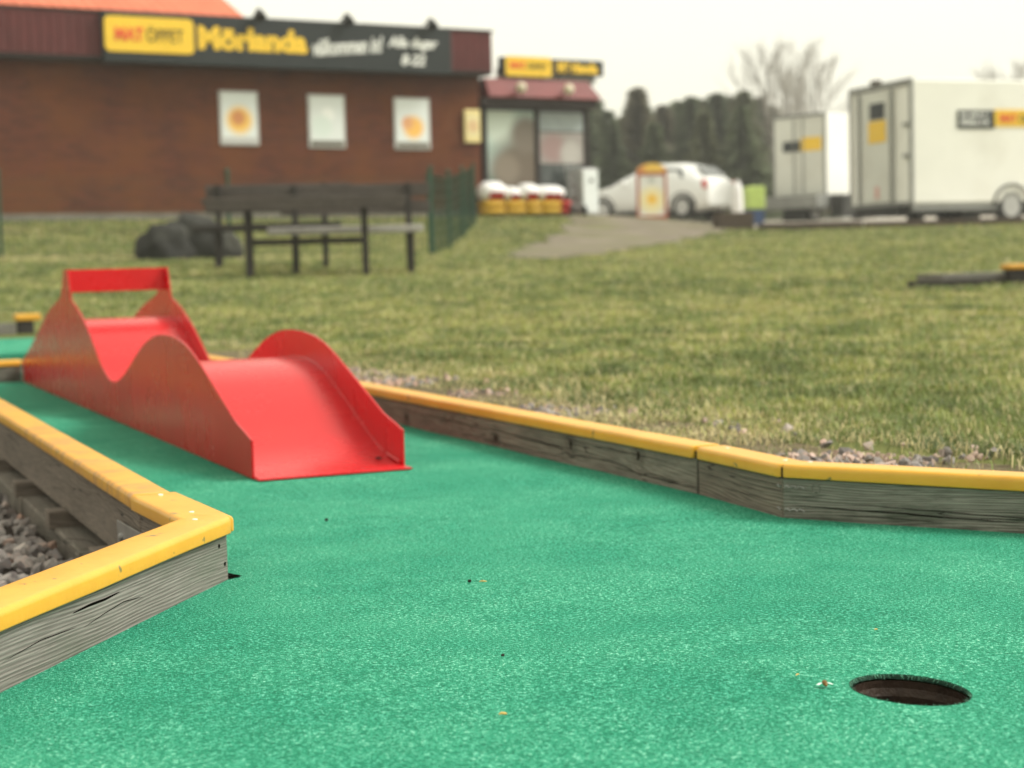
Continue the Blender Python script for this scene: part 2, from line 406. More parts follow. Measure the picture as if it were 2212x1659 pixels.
# ------------------------------------------------------------------ mesh builder
class MB:
    def __init__(s): s.v = []; s.f = []
    def add(s, vs, fs):
        o = len(s.v); s.v += [tuple(x) for x in vs]; s.f += [tuple(i + o for i in f) for f in fs]; return s
    def box(s, x0, x1, y0, y1, z0, z1, Mx=None):
        vs = [(x, y, z) for x in (x0, x1) for y in (y0, y1) for z in (z0, z1)]
        if Mx is not None: vs = [Mx @ Vector(q) for q in vs]
        return s.add(vs, [(0, 1, 3, 2), (4, 6, 7, 5), (0, 4, 5, 1), (2, 3, 7, 6), (0, 2, 6, 4), (1, 5, 7, 3)])
    def bar(s, a, b, w, h=None):
        a, b = Vector(a), Vector(b); d = (b - a); L = d.length; q = d.to_track_quat('X', 'Z').to_matrix().to_4x4()
        h = h or w
        return s.box(0, L, -w / 2, w / 2, -h / 2, h / 2, Matrix.Translation(a) @ q)
    def tube(s, pts, radii, n=8, cap=True):
        pts = [Vector(q) for q in pts]; rings = []
        for i, q in enumerate(pts):
            d = (pts[min(i + 1, len(pts) - 1)] - pts[max(i - 1, 0)]).normalized()
            ref = Vector((0, 0, 1)) if abs(d.z) < .9 else Vector((1, 0, 0))
            a = d.cross(ref).normalized(); b = d.cross(a)
            r = radii[i] if hasattr(radii, '__len__') else radii
            rings.append([q + a * (r * math.cos(k * 2 * math.pi / n)) + b * (r * math.sin(k * 2 * math.pi / n)) for k in range(n)])
        return s.loft(rings, cap)
    def loft(s, rings, cap=True, close=True):
        n = len(rings[0]); vs = [q for r in rings for q in r]; fs = []
        for i in range(len(rings) - 1):
            for k in range(n if close else n - 1):
                k2 = (k + 1) % n; fs.append((i * n + k, i * n + k2, (i + 1) * n + k2, (i + 1) * n + k))
        if cap:
            fs.append(tuple(range(n))[::-1]); fs.append(tuple((len(rings) - 1) * n + k for k in range(n)))
        return s.add(vs, fs)
    def prism(s, poly, y0, y1):
        """poly in (x,z), extruded along y"""
        return s.loft([[(x, y0, z) for x, z in poly], [(x, y1, z) for x, z in poly]])
    def disc(s, c, r, y0, y1, n=20, rz=None):
        return s.prism([(c[0] + r * math.cos(a), c[1] + (rz or r) * math.sin(a)) for a in np.linspace(0, 2 * math.pi, n, endpoint=False)], y0, y1)
    def mesh(s, name, mat, smooth=None, bevel=0.0, seg=2):
        me = bpy.data.meshes.new(name); me.from_pydata(s.v, [], s.f); me.update()
        bm = bmesh.new(); bm.from_mesh(me)
        bmesh.ops.recalc_face_normals(bm, faces=bm.faces)
        if bevel:
            es = [e for e in bm.edges if len(e.link_faces) == 2 and e.calc_face_angle(0) > .5]
            bmesh.ops.bevel(bm, geom=es, offset=bevel, segments=seg, profile=.5, affect='EDGES', clamp_overlap=True)
        bm.to_mesh(me); bm.free()
        if smooth is not None:
            me.polygons.foreach_set('use_smooth', [True] * len(me.polygons)); me.set_sharp_from_angle(angle=RAD(smooth))
        if mat: me.materials.append(mat)
        return me
def tag(o, label=None, cat=None, group=None, kind=None):
    if label: o['label'] = label
    if cat: o['category'] = cat
    if group: o['group'] = group
    if kind: o['kind'] = kind
    return o
def link(name, me, parent=None, loc=(0, 0, 0), Mx=None):
    o = bpy.data.objects.new(name, me); COL.objects.link(o)
    if parent is not None: o.parent = parent
    if Mx is not None: o.matrix_local = Mx
    else: o.location = loc
    return o
def part(mb, name, mat, parent=None, loc=(0, 0, 0), smooth=None, bevel=0.0, Mx=None, seg=2):
    return link(name, mb.mesh(name, M[mat] if isinstance(mat, str) else mat, smooth, bevel, seg), parent, loc, Mx)
def thing(name, Mx, label, cat, group=None):
    o = bpy.data.objects.new(name, None); COL.objects.link(o); o.empty_display_size = .1
    o.matrix_world = Mx; return tag(o, label, cat, group)
def copy_tree(o, parent=None, Mx=None, label=None):
    c = o.copy(); COL.objects.link(c); c.parent = parent
    if Mx is not None: c.matrix_world = Mx
    if label: c['label'] = label
    for ch in list(o.children): copy_tree(ch, c)
    return c
def TR(*a): return Matrix.Translation(a)

# ------------------------------------------------------------------ ground sheets
def axis(stops):
    out = []
    for (a, b, st) in stops: out += list(np.arange(a, b, st))
    return np.array(out + [stops[-1][1]])
def sheet(name, mat, us, vs, off, mask=None, kind='structure'):
    """grid in view-aligned coordinates (cx, cy), following the terrain"""
    CX, CY = np.meshgrid(us, vs, indexing='ij')
    X = CX * RGT.x + CY * FWDH.x; Y = CX * RGT.y + CY * FWDH.y
    Z = terrain(X, Y) + off
    P = np.stack([X, Y, Z], -1).reshape(-1, 3)
    n, k = len(us), len(vs); idx = np.arange(n * k).reshape(n, k)
    F = np.stack([idx[:-1, :-1], idx[1:, :-1], idx[1:, 1:], idx[:-1, 1:]], -1).reshape(-1, 4)
    if mask is not None:
        c = P[F].mean(1); cx = c[:, 0] * RGT.x + c[:, 1] * RGT.y; cyy = c[:, 0] * FWDH.x + c[:, 1] * FWDH.y
        F = F[mask(cx, cyy)]
    me = bpy.data.meshes.new(name); me.from_pydata(P.tolist(), [], F.tolist()); me.update()
    me.polygons.foreach_set('use_smooth', [True] * len(me.polygons)); me.materials.append(M[mat])
    o = link(name, me); tag(o, kind=kind); return o
us = axis([(-400, -60, 20), (-60, -12, 3), (-12, -3, .4), (-3, 3, .06), (3, 14, .4), (14, 60, 3), (60, 400, 20)])
vs = axis([(-30, 0, 3), (0, 1, .25), (1, 7.6, .06), (7.6, 34, .4), (34, 80, 2), (80, 700, 20)])
sheet('lawn', 'lawn', us, vs, 0.0)

def path_mask(cx, cy):
    # dirt track that bends from the open lawn to the yard
    c = np.interp(cy, [19.2, 21, 24, 28, 33, 38], [.40, .62, 1.05, 2.1, 3.1, 3.9]); hw = np.interp(cy, [19.2, 21, 24, 28, 33, 38], [.25, .65, .85, 1.15, 1.8, 2.6])
    hw = hw + .10 * np.sin(cx * 4 + cy * 2.3) + .05 * np.sin(cy * 9)
    return (np.abs(cx - c) < hw) & (cy > 19.2) & (cy < 38)
sheet('dirt_path', 'path', axis([(-1, 8, .06)]), axis([(19, 38, .08)]), .015, path_mask)
sheet('gravel_yard', 'yard', us[(us >= -6) & (us <= 60)], vs[(vs >= 35.5) & (vs <= 66)], .03)
sheet('trailer_stand_ground', 'yard', us[(us >= 4.2) & (us <= 40)], vs[(vs >= 31.5) & (vs <= 36.2)], .022)

# ------------------------------------------------------------------ the mini golf lane
HOLE = Vector((0.918, 1.213)); HR = .0545
LEFT_D = Vector((-.594, -.804)).normalized(); RIGHT_D = Vector((.533, -.846)).normalized()
LC = Vector((.503, 2.083)); RC = Vector((1.375, 2.127))
def carpet_z(x, y):
    d = Vector((x, y)) - HOLE; r = Vector((RGT.x, RGT.y))
    q = d.dot(r)
    z = -.075 * q * math.exp(-d.length_squared / (2 * .13 ** 2))
    z += .0035 * mnoise.noise(Vector((x * 2.2, y * 2.2, .3)))
    edge = min(1, max(0, (d.length - .3) / .2))
    return z
L_END = LC + LEFT_D * 1.15; R_END = RC + RIGHT_D * 1.35
outer = [Vector((.492, 6.33)), Vector((.492, 2.36)), LC, L_END, Vector((L_END.x, .35)), Vector((R_END.x, .35)), R_END, RC, Vector((1.389, 2.41)), Vector((1.389, 6.33))]
def carpet_mesh():
    pts = []; edges = []
    for i, a in enumerate(outer):
        b = outer[(i + 1) % len(outer)]; n = max(1, int((b - a).length / .06))
        for k in range(n): pts.append(a.lerp(b, k / n))
    nb = len(pts); edges += [(i, (i + 1) % nb) for i in range(nb)]
    nh = 72
    for k in range(nh):
        a = -2 * math.pi * k / nh; r = HR * (1 + .010 * random.uniform(-1, 1))
        pts.append(HOLE + Vector((math.cos(a), math.sin(a))) * r)
    edges += [(nb + k, nb + (k + 1) % nh) for k in range(nh)]
    st = .035
    for i in range(int(3.2 / st)):
        for j in range(int(6.1 / st)):
            q = Vector((-.8 + i * st, .36 + j * st + (st / 2 if i % 2 else 0)))
            if (q - HOLE).length > HR * 1.25 and (q.y < 2.6 or (.50 < q.x < 1.38 and j % 3 == 0)): pts.append(q)
    for rr in (1.12, 1.3, 1.6):
        for k in range(48):
            a = 2 * math.pi * (k + .5 * rr) / 48; pts.append(HOLE + Vector((math.cos(a), math.sin(a))) * HR * rr)
    v, e, f, *_ = delaunay_2d_cdt(pts, edges, [], 2, 1e-5)
    mb = MB(); ff = []
    def inside(c):
        n = False
        for i, a in enumerate(outer):
            b = outer[(i + 1) % len(outer)]
            if (a.y > c.y) != (b.y > c.y) and c.x < (b.x - a.x) * (c.y - a.y) / (b.y - a.y) + a.x: n = not n
        return n
    for t in f:
        c = (v[t[0]] + v[t[1]] + v[t[2]]) / 3
        if (c - HOLE).length > HR * .985 and inside(c): ff.append(t)
    mb.add([(q.x, q.y, carpet_z(q.x, q.y)) for q in v], ff)
    return mb
cp = part(carpet_mesh(), 'carpet', 'carpet', smooth=60); tag(cp, kind='structure')
# the carpet's cut edge hangs into the hole
lip = MB(); n = 90
rings = []
for dz, dr in ((0.0005, 1.0), (-.0022, .985), (-.0042, .99)):
    rings.append([(HOLE.x + HR * (dr + random.uniform(-.012, .008)) * math.cos(2 * math.pi * k / n), HOLE.y + HR * (dr + random.uniform(-.012, .008)) * math.sin(2 * math.pi * k / n),
                   carpet_z(HOLE.x + HR * math.cos(2 * math.pi * k / n), HOLE.y + HR * math.sin(2 * math.pi * k / n)) + dz) for k in range(n)])
lip.loft(rings, cap=False); part(lip, 'cut_edge', 'carpet_edge', cp)
fr = MB()                                                      # frayed fibres round the rim
for k in range(420):
    a = random.uniform(0, 2 * math.pi); r = HR * random.uniform(.98, 1.03)
    b = Vector((HOLE.x + r * math.cos(a), HOLE.y + r * math.sin(a), 0)); b.z = carpet_z(b.x, b.y)
    tip = b + Vector((-math.cos(a) * random.uniform(-.001, .005), -math.sin(a) * random.uniform(-.001, .005), random.uniform(-.005, .0025)))
    sd_ = Vector((-math.sin(a), math.cos(a), 0)) * .0005
    fr.add([b - sd_, b + sd_, tip], [(0, 1, 2)])
tag(part(fr, 'frayed_fibres', 'fray', cp), kind='stuff')
cup = thing('golf_hole', TR(HOLE.x, HOLE.y, -.12), 'round dark hole cut into the green carpet', 'golf hole')
mb = MB(); rr = []
for i in range(15):
    z = .120 - .0050 - i * .0075; r = HR * (.985 if i % 2 else .950)
    rr.append([(r * math.cos(2 * math.pi * k / 48), r * math.sin(2 * math.pi * k / 48), z + .12 * 0 + carpet_z(HOLE.x + r * math.cos(2 * math.pi * k / 48), HOLE.y + r * math.sin(2 * math.pi * k / 48)) * (1 - i / 15)) for k in range(48)])
mb.loft(rr, cap=False); part(mb, 'ribbed_cup_wall', 'cup', cup)
part(MB().disc((0, 0), HR * .97, .008, .012, 32), 'cup_floor', 'cup', cup, Mx=Matrix.Rotation(RAD(-90), 4, 'X') @ TR(0, -.012, 0))

def cap_profile(w0, w1, z0, z1, r=.0075, rb=.002):
    pts = []
    for (cx, cz, a0, rad) in ((w1 - r, z1 - r, 0, r), (w0 + r, z1 - r, 90, r), (w0 + rb, z0 + rb, 180, rb), (w1 - rb, z0 + rb, 270, rb)):
        for k in range(6):
            a = RAD(a0 + k * 18); pts.append((cx + rad * math.cos(a), cz + rad * math.sin(a)))
    return pts
def cap_mb(x0, x1, m0=0.0, m1=0.0, w0=-.006, w1=.052, z0=.0605, z1=.0815, r=.0075):
    """cap lofted along local x; m0 and m1 are mitre angles, with small end rounding"""
    prof = cap_profile(w0, w1, z0, z1, r); rings = []
    yc, zc = (w0 + w1) / 2, (z0 + z1) / 2
    L = x1 - x0; n = max(2, int(L / .08))
    xs = [0, .0015, .004] + list(np.linspace(.03, L - .03, n)) + [L - .004, L - .0015, L]
    for i, x in enumerate(xs):
        e = min(x, L - x); k = .90 if e == 0 else (.965 if e < .002 else 1.0)
        s = x / L
        ring = []
        for (y, z) in prof:
            yy, zz = yc + (y - yc) * k, zc + (z - zc) * k
            wob = .0007 * mnoise.noise(Vector((x * 6 + x0, y * 40, z * 40)))
            ring.append((x0 + x + math.tan(RAD(m0)) * yy * (1 - s) + math.tan(RAD(m1)) * yy * s, yy, zz + wob))
        rings.append(ring)
    return MB().loft(rings)
def border(A, B, label, board_mat, cap_mat='cap', group=None, zb=-.045, th=.045, board_x=None, caps=None, out=1):
    """A->B is the carpet-side face; local y points away from the carpet"""
    A, B = Vector(A), Vector(B); d = B - A; L = d.length; ang = math.atan2(d.y, d.x)
    Mx = TR(A.x, A.y, 0) @ Matrix.Rotation(ang, 4, 'Z')
    if out < 0: Mx = Mx @ Matrix.Scale(1, 4)
    o = thing('lane_border', Mx, label, 'border', group)
    return o, L
def slot_board(o, x0, x1, y0, y1, mat, zb=-.045, zt=.060, name='board', bevel=.0015):
    # board mesh centred on its own origin so the grain follows it
    cx, cy, cz = (x0 + x1) / 2, (y0 + y1) / 2, (zb + zt) / 2
    mb = MB().box(x0 - cx, x1 - cx, y0 - cy, y1 - cy, zb - cz, zt - cz)
    return part(mb, name, mat, o, (cx, cy, cz), bevel=bevel, seg=1)
def put_cap(o, x0, x1, m0, m1, mat='cap', w0=-.006, w1=.052, z1=.0815, screws=()):
    cx = (x0 + x1) / 2
    c = part(cap_mb(x0 - cx, x1 - cx, m0, m1, w0, w1, z1=z1), 'cap', mat, o, (cx, 0, 0), smooth=45)
    for (sx, sy) in screws:
        s_ = MB().disc((0, 0), .0034, -.0006, .0006, 14)
        part(s_, 'screw', 'white_pin', c, Mx=TR(sx - cx, sy, z1 + .0003) @ Matrix.Rotation(RAD(90), 4, 'X'))
    return c

def ribbon(o, pts, w, mat='void', name='crack', closed=False):
    mb = MB(); n_ = len(pts); vs_ = []
    for i, (x, z) in enumerate(pts):
        k = 1.0 if closed else max(.12, math.sin(math.pi * i / (n_ - 1)) ** .5)
        p0_ = pts[(i - 1) % n_ if closed else max(i - 1, 0)]; p1_ = pts[(i + 1) % n_ if closed else min(i + 1, n_ - 1)]
        d = Vector((p1_[0] - p0_[0], p1_[1] - p0_[1])).normalized(); q = Vector((-d.y, d.x)) * (w / 2 * k)
        vs_ += [(x + q.x, -.0005, z + q.y), (x - q.x, -.0005, z - q.y)]
    fs_ = [(2 * i, 2 * i + 1, (2 * i + 3) % (2 * n_), (2 * i + 2) % (2 * n_)) for i in range(n_ if closed else n_ - 1)]
    mb.add(vs_, fs_); return part(mb, name, mat, o)
def crack(o, x0, x1, z0, z1, w, seed, amp=.003, dips=()):
    pts = []
    for i in range(28):
        t_ = i / 27; x = x0 + (x1 - x0) * t_; z = z0 + (z1 - z0) * t_ + amp * mnoise.noise(Vector((x * 9, seed, 0))) + .25 * amp * mnoise.noise(Vector((x * 60, seed, 3)))
        for (kx, kz) in dips: z += .010 * (1 if z > kz else -1) * math.exp(-((x - kx) / .03) ** 2)
        pts.append((x, min(.057, max(.002, z))))
    ribbon(o, pts, w)
def knot_on(o, kx, kz, rx=.009, rz=.012):
    seed = kx * 7
    for j, (k, wd_) in enumerate(((1.5, .0012), (2.1, .0010), (2.8, .0009))):
        pts = [(kx + rx * k * math.cos(q) * (1 + .15 * mnoise.noise(Vector((q, seed, j)))), min(.058, max(.001, kz + rz * k * .78 * math.sin(q) * (1 + .12 * mnoise.noise(Vector((q * 2, seed, j)))))) ) for q in np.linspace(0, 2 * math.pi, 26, endpoint=False)]
        ribbon(o, pts, wd_, 'grain', 'growth_ring', True)
    part(MB().add([(kx + rx * .8 * math.cos(q) * (1 + .2 * math.sin(3 * q + seed)), -.0007, kz + rz * .8 * math.sin(q)) for q in np.linspace(0, 2 * math.pi, 14, endpoint=False)], [tuple(range(14))]), 'knot', 'knot', o)

# right-hand side, running from the hole end towards the far end (local x = +Y, local y must point to +X: use side = -1)
def right_frame(A, B):
    """local x from A to B, local y to the right of travel"""
    A, B = Vector(A), Vector(B); d = (B - A).normalized(); rgt = Vector((d.y, -d.x))
    Mx = Matrix.Identity(4); Mx.col[0][:3] = (d.x, d.y, 0); Mx.col[1][:3] = (rgt.x, rgt.y, 0); Mx.col[2][:3] = (0, 0, -1)
    return Mx
def border_frame(A, B, outward):
    """origin A, local x along A->B or B->A so that local y = outward with z up"""
    A, B = Vector(A), Vector(B); d = (B - A).normalized(); left = Vector((-d.y, d.x))
    if left.dot(outward) < 0: A, B = B, A; d = -d; left = -left
    return TR(A.x, A.y, 0) @ Matrix.Rotation(math.atan2(d.y, d.x), 4, 'Z'), (B - A).length
# long right border: outward +X -> local x runs towards -Y
Mx, L = border_frame((1.389, 2.412), (1.389, 6.45), Vector((1, 0)))          # origin at the far end
o = thing('lane_border', Mx, 'long knotty grey board with yellow cap along the lawn beside the red ramp', 'lane border')
slot_board(o, 0, L, 0, .045, 'wood_r')
put_cap(o, 0, L - .0055, 0, 0)
kn = [hit(px * 2212 / 4032, py * 2212 / 4032, Mx, 0.0) for px, py in ((1602, 1645), (1951, 1722), (2249, 1752), (2514, 1792))]
for (kx, kz) in kn: knot_on(o, kx, min(.045, max(.018, kz)))
xk = [k_[0] for k_ in kn]
crack(o, xk[0] - .2, xk[2] + .1, .040, .030, .0016, 1, .005, [(xk[1], .032)])
crack(o, xk[1], L - .01, .036, .014, .0018, 2, .004, [(xk[2], .03), (xk[3], .03)])
crack(o, xk[2] - .1, L - .06, .050, .044, .0012, 3, .003)
crack(o, xk[1] - .3, xk[2], .012, .010, .0012, 4, .003); crack(o, xk[3] - .1, L - .005, .014, .009, .0014, 5, .003)
crack(o, .3, xk[0], .045, .03, .0014, 6, .004)
part(MB().box(L - .006, L + .011, .001, .048, .0606, .073), 'joint_dirt', 'crumb', o)
ob = o
# short right piece
Mx, L = border_frame((1.389, 2.405), (1.375, 2.127), Vector((1, 0)))
o = thing('lane_border', Mx, 'short brown grained board with yellow cap where the lane starts to widen beside the lawn', 'lane border')
slot_board(o, 0, L, 0, .045, 'wood_brown')
crack(o, .003, L * .8, .040, .030, .0009, 11, .002); crack(o, .02, L - .02, .024, .020, .0007, 12, .002); crack(o, L * .3, L - .003, .050, .047, .0007, 13, .002)
put_cap(o, .0035, L - .0015, 0, 15, screws=((.048, .030), (L - .035, .026)))
for (zz, k) in ((.047, 4), (.012, 3)):
    fz = MB().tube([(L - .016 + i * .004, -.0006, zz + .002 * math.sin(i * 2.2)) for i in range(4)], .0009, 5); part(fz, 'corrugated_nail', 'steel', o)
# right angled border
Mx, L = border_frame(RC, R_END, Vector((.846, .533)))
o = thing('lane_border', Mx, 'algae-stained cracked board with yellow cap angled outward behind the golf hole', 'lane border')
slot_board(o, 0.001, L, 0, .045, 'wood_green')
crack(o, .012, .36, .0185, .0150, .0022, 21, .003); crack(o, .10, .50, .026, .020, .0012, 22, .003); crack(o, .30, 1.0, .018, .022, .0018, 23, .004); crack(o, .08, .25, .009, .008, .0010, 24, .002); crack(o, .5, 1.1, .042, .046, .0010, 25, .002)
put_cap(o, .0018, L, -15, 0, screws=((.030, .036),))
part(MB().box(-.002, .004, .000, .040, .0606, .0765), 'joint_dirt', 'crumb', o)
for zz in (.047, .012):
    fz = MB().tube([(.004 + i * .004, -.0006, zz + .002 * math.sin(i * 2.2)) for i in range(9)], .0009, 5); part(fz, 'corrugated_nail', 'steel', o)
knot = MB(); 
knot.loft([[(.055 + r * math.cos(a), y, .047 + r * math.sin(a)) for a in np.linspace(0, 2 * math.pi, 16, endpoint=False)] for r, y in ((.0075, .001), (.0072, -.0012), (.0058, -.0012), (.0055, .001))], cap=False)
part(knot, 'knot_ring', 'wood_green', o)

# left long border: inner face x=.490, outward -X
Mx, L = border_frame((.490, 6.33), (.490, 2.362), Vector((-1, 0)))           # local x towards +Y, origin at near end
o = thing('lane_border', Mx, 'long grey-brown board with worn yellow cap beside the gravel and joists', 'lane border')
slot_board(o, 0, L, 0, .045, 'wood_brown', zb=-.032)
put_cap(o, .004, L, 0, 0, 'cap_worn', w0=-.005, w1=.055)
part(MB().box(-.002, .006, -.001, .050, .0606, .076), 'joint_dirt', 'crumb', o)
# left short piece
Mx, L = border_frame((.490, 2.358), LC, Vector((-1, 0)))
o = thing('lane_border', Mx, 'short corner board with yellow cap and steel plate above the gravel', 'lane border')
slot_board(o, 0, L, 0, .045, 'wood_brown', zb=-.032)
put_cap(o, .0, L + .003, -18, 0, w0=-.012, w1=.058, z1=.082, screws=((L - .022, .020), (.062, .028)))
pl = part(MB().box(-.10, .20, .0455, .0475, -.025, .028), 'steel_plate', 'steel', o, (L - .06, 0, 0), bevel=.0006)
for (bx, bz) in ((.172, .006), (.130, .002)):
    b = MB().tube([(bx, .0475, bz), (bx, .0505, bz), (bx, .0515, bz)], [.0062, .006, .004], 16)
    b.box(bx - .0028, bx + .0028, .0513, .0532, bz - .0008, bz + .0008)
    part(b, 'bolt', 'steel', pl)
# left front border
Mx, L = border_frame(LC, L_END, Vector((-.804, .594)))
o = thing('lane_border', Mx, 'pale weathered board with thick yellow cap running from the corner past the gravel', 'lane border')
slot_board(o, 0.0, L, 0, .045, 'wood_pale')
cn = (lambda p_: [hit(a_ * 2212 / 4032, b_ * 2212 / 4032, Mx, 0.0) for a_, b_ in p_])
for pp, wd_ in ((((285, 2415), (330, 2392), (400, 2365), (470, 2330)), .0030), (((330, 2470), (400, 2420), (450, 2385), (560, 2350)), .0010), (((20, 2600), (160, 2520), (300, 2470)), .0010)):
    q_ = cn(pp); ribbon(o, [(q_[0][0] + (q_[-1][0] - q_[0][0]) * t_, float(np.interp(t_, np.linspace(0, 1, len(q_)), [z_ for _, z_ in q_]))) for t_ in np.linspace(0, 1, 20)], wd_)
for (kx, kz) in cn(((862, 2150), (885, 2220))): part(MB().disc((kx, kz), .0028, -.0006, .002, 12), 'nail_hole', 'void', o)
fx = Mx.inverted() @ Vector((LC.x, LC.y, 0)); near_corner_at_end = fx.x > L / 2
if near_corner_at_end: put_cap(o, 0, L + .002, 0, 18, w0=-.008, w1=.058, z1=.082, screws=((L - .030, .030),))
else: put_cap(o, -.002, L, -18, 0, w0=-.008, w1=.058, z1=.082, screws=((.030, .030),))
# flat dark patch beside the corner, coloured as the shade in a torn gap
gp = MB().add([(LC.x + .0005, LC.y - .004, .0014), (LC.x + .020, LC.y + .006, .0014), (LC.x + .006, LC.y + .045, .0014), (LC.x + .0005, LC.y + .050, .0014)], [(0, 1, 2, 3)])
part(gp, 'gap_shade_patch', 'void', cp)
# support frame under the left side
beam = thing('support_beam', TR(.42, 3.4, -.16), 'grey timber beam lying on the gravel under the long worn border', 'beam')
for (y0, y1, xo) in ((-1.35, -.66, .0), (-.655, -.62, -.006), (-.615, .10, .002), (.105, 1.4, -.003)):
    cyy = (y0 + y1) / 2
    part(MB().box(-(y1 - y0) / 2, (y1 - y0) / 2, -.03, .03, -.05, .05), 'beam_length', 'wood_beam', beam, Mx=TR(.03 + xo, cyy, .05) @ Matrix.Rotation(RAD(90), 4, 'Z'), bevel=.003, seg=1)
for k in range(6):
    y = 2.60 + k * .475
    j = slot_board(None, -.04, .40, -.024, .024, 'wood_brown', zb=-.062, zt=-.030, name='joist')
    j.location = (.452 + .18, y, -.046); tag(j, 'short grey joist end wedged between the support beam and the worn border', 'joist', 'joists under the left border')

# ramp -------------------------------------------------------------------
def spl(pts, n=140):
    """smooth curve through (u,z) control points (monotone in u)"""
    xs = np.array([p[0] for p in pts]); ys = np.array([p[1] for p in pts])
    h = np.diff(xs); dl = np.diff(ys) / h; mm = np.zeros_like(xs); mm[1:-1] = (dl[:-1] * h[1:] + dl[1:] * h[:-1]) / (h[1:] + h[:-1])
    mm[0] = dl[0]; mm[-1] = dl[-1]
    q = np.linspace(xs[0], xs[-1], n); i = np.clip(np.searchsorted(xs, q) - 1, 0, len(h) - 1); t = (q - xs[i]) / h[i]
    y = (2*t**3 - 3*t**2 + 1)*ys[i] + (t**3 - 2*t**2 + t)*h[i]*mm[i] + (-2*t**3 + 3*t**2)*ys[i+1] + (t**3 - t**2)*h[i]*mm[i+1]
    return list(zip(q, y))
SLIDE = [(3.02, .004), (3.10, .010), (3.19, .030), (3.28, .062), (3.37, .098), (3.45, .130), (3.54, .162), (3.64, .183), (3.74, .189), (3.86, .184), (4.00, .165), (4.16, .122), (4.31, .076), (4.43, .050), (4.50, .047), (4.58, .056), (4.70, .100), (4.84, .165), (4.98, .222), (5.10, .250), (5.22, .256), (5.36, .246), (5.54, .218), (5.72, .175), (5.92, .125), (6.12, .075), (6.30, .03), (6.40, .012)]
PANEL = [(3.05, .075), (3.10, .087), (3.16, .100), (3.23, .124), (3.31, .152), (3.40, .183), (3.49, .213), (3.58, .236), (3.68, .248), (3.78, .252), (3.90, .247), (4.03, .225), (4.15, .190), (4.27, .150), (4.36, .124), (4.44, .109), (4.49, .106), (4.54, .109), (4.60, .124), (4.68, .152), (4.76, .190), (4.86, .236), (4.96, .272), (5.06, .300), (5.145, .318)]
PANEL_B = [(5.345, .326), (5.44, .308), (5.55, .290), (5.68, .262), (5.83, .218), (6.00, .170), (6.18, .122), (6.35, .080)]
ramp = thing('ramp_obstacle', TR(0, 0, 0), 'glossy red double-hump metal ramp with a handle bar on the green carpet', 'golf obstacle')
prof = spl(PANEL, 90) + [(5.15, .345), (5.185, .410), (5.265, .410), (5.305, .365)] + spl(PANEL_B, 40)
outline = [(3.05, .001)] + prof + [(6.36, .072), (6.36, .001)]
def yz_prism(poly, x0, x1):
    return MB().loft([[(x0, y, z) for y, z in poly], [(x1, y, z) for y, z in poly]])
RX0, RX1, TH = .790, 1.098, .0045
for x0 in (RX0, RX1 - TH):
    part(yz_prism(outline, x0, x0 + TH), 'side_panel', 'red', ramp, bevel=.0008, seg=1)
sp = spl(SLIDE, 150); sl_ = MB()
under = [(y, z - .004) for y, z in sp]
nx = 2
sl_.loft([[(x, y, z) for y, z in sp] + [(x, y, max(z, .0008)) for y, z in reversed(under)] for x in (RX0 + TH + .0004, RX1 - TH - .0004)])
slide = part(sl_, 'wavy_slide', 'red', ramp, smooth=40)
toe = MB().box(RX0 + .002, RX1 + .0015, 3.012, 3.052, .0006, .0042); part(toe, 'toe_plate', 'red', ramp, bevel=.0012, seg=1)
part(MB().tube([(1.066, 3.115, .0145), (1.066, 3.115, .0165), (1.066, 3.115, .0168)], [.0062, .0062, .0045], 16), 'screw_head', 'black', slide)
wd = MB().tube([(RX1 - TH - .002, 3.06 + i * .02, .010 + .0025 * i * (1 if i < 4 else 1.2)) for i in range(5)], [.003, .004, .003, .004, .002], 6); part(wd, 'weld_bead', 'red', slide, smooth=60)
bead = MB()
bead.tube([(RX1 - TH - .001, y, z + .001) for y, z in sp[6:70]], .0022, 6); part(bead, 'weld_seam', 'red', slide, smooth=60)
part(MB().box(RX0 + TH, RX1 - TH, 5.212, 5.216, .340, .409), 'crossbar', 'red', ramp, bevel=.0008, seg=1)

# far end of the lane and the next lane behind it
Mx, L = border_frame((.30, 6.335), (.788, 6.365), Vector((0, 1)))
o = thing('lane_border', Mx, 'yellow-capped cross board closing the lane behind the red ramp', 'lane border')
slot_board(o, 0, L, 0, .045, 'wood_green'); put_cap(o, 0, L, 0, 0)
nl = thing('neighbour_lane', TR(.55, 7.45, 0), 'pale green neighbouring lane strip behind the red ramp', 'golf lane')
part(MB().box(-1.1, .54, -.85, .85, -.10, .098), 'carpet_deck', 'carpet', nl, bevel=.003, seg=1)
part(MB().box(-1.1, .46, .852, .90, -.08, .165), 'end_board', 'wood_pale', nl, bevel=.002, seg=1)
part(MB().box(.47, .545, .852, .93, -.08, .172), 'corner_post', 'wood_dark', nl, bevel=.002, seg=1)
part(MB().box(.46, .58, .845, .95, .173, .205), 'yellow_block', 'cap', nl, bevel=.008, seg=3)

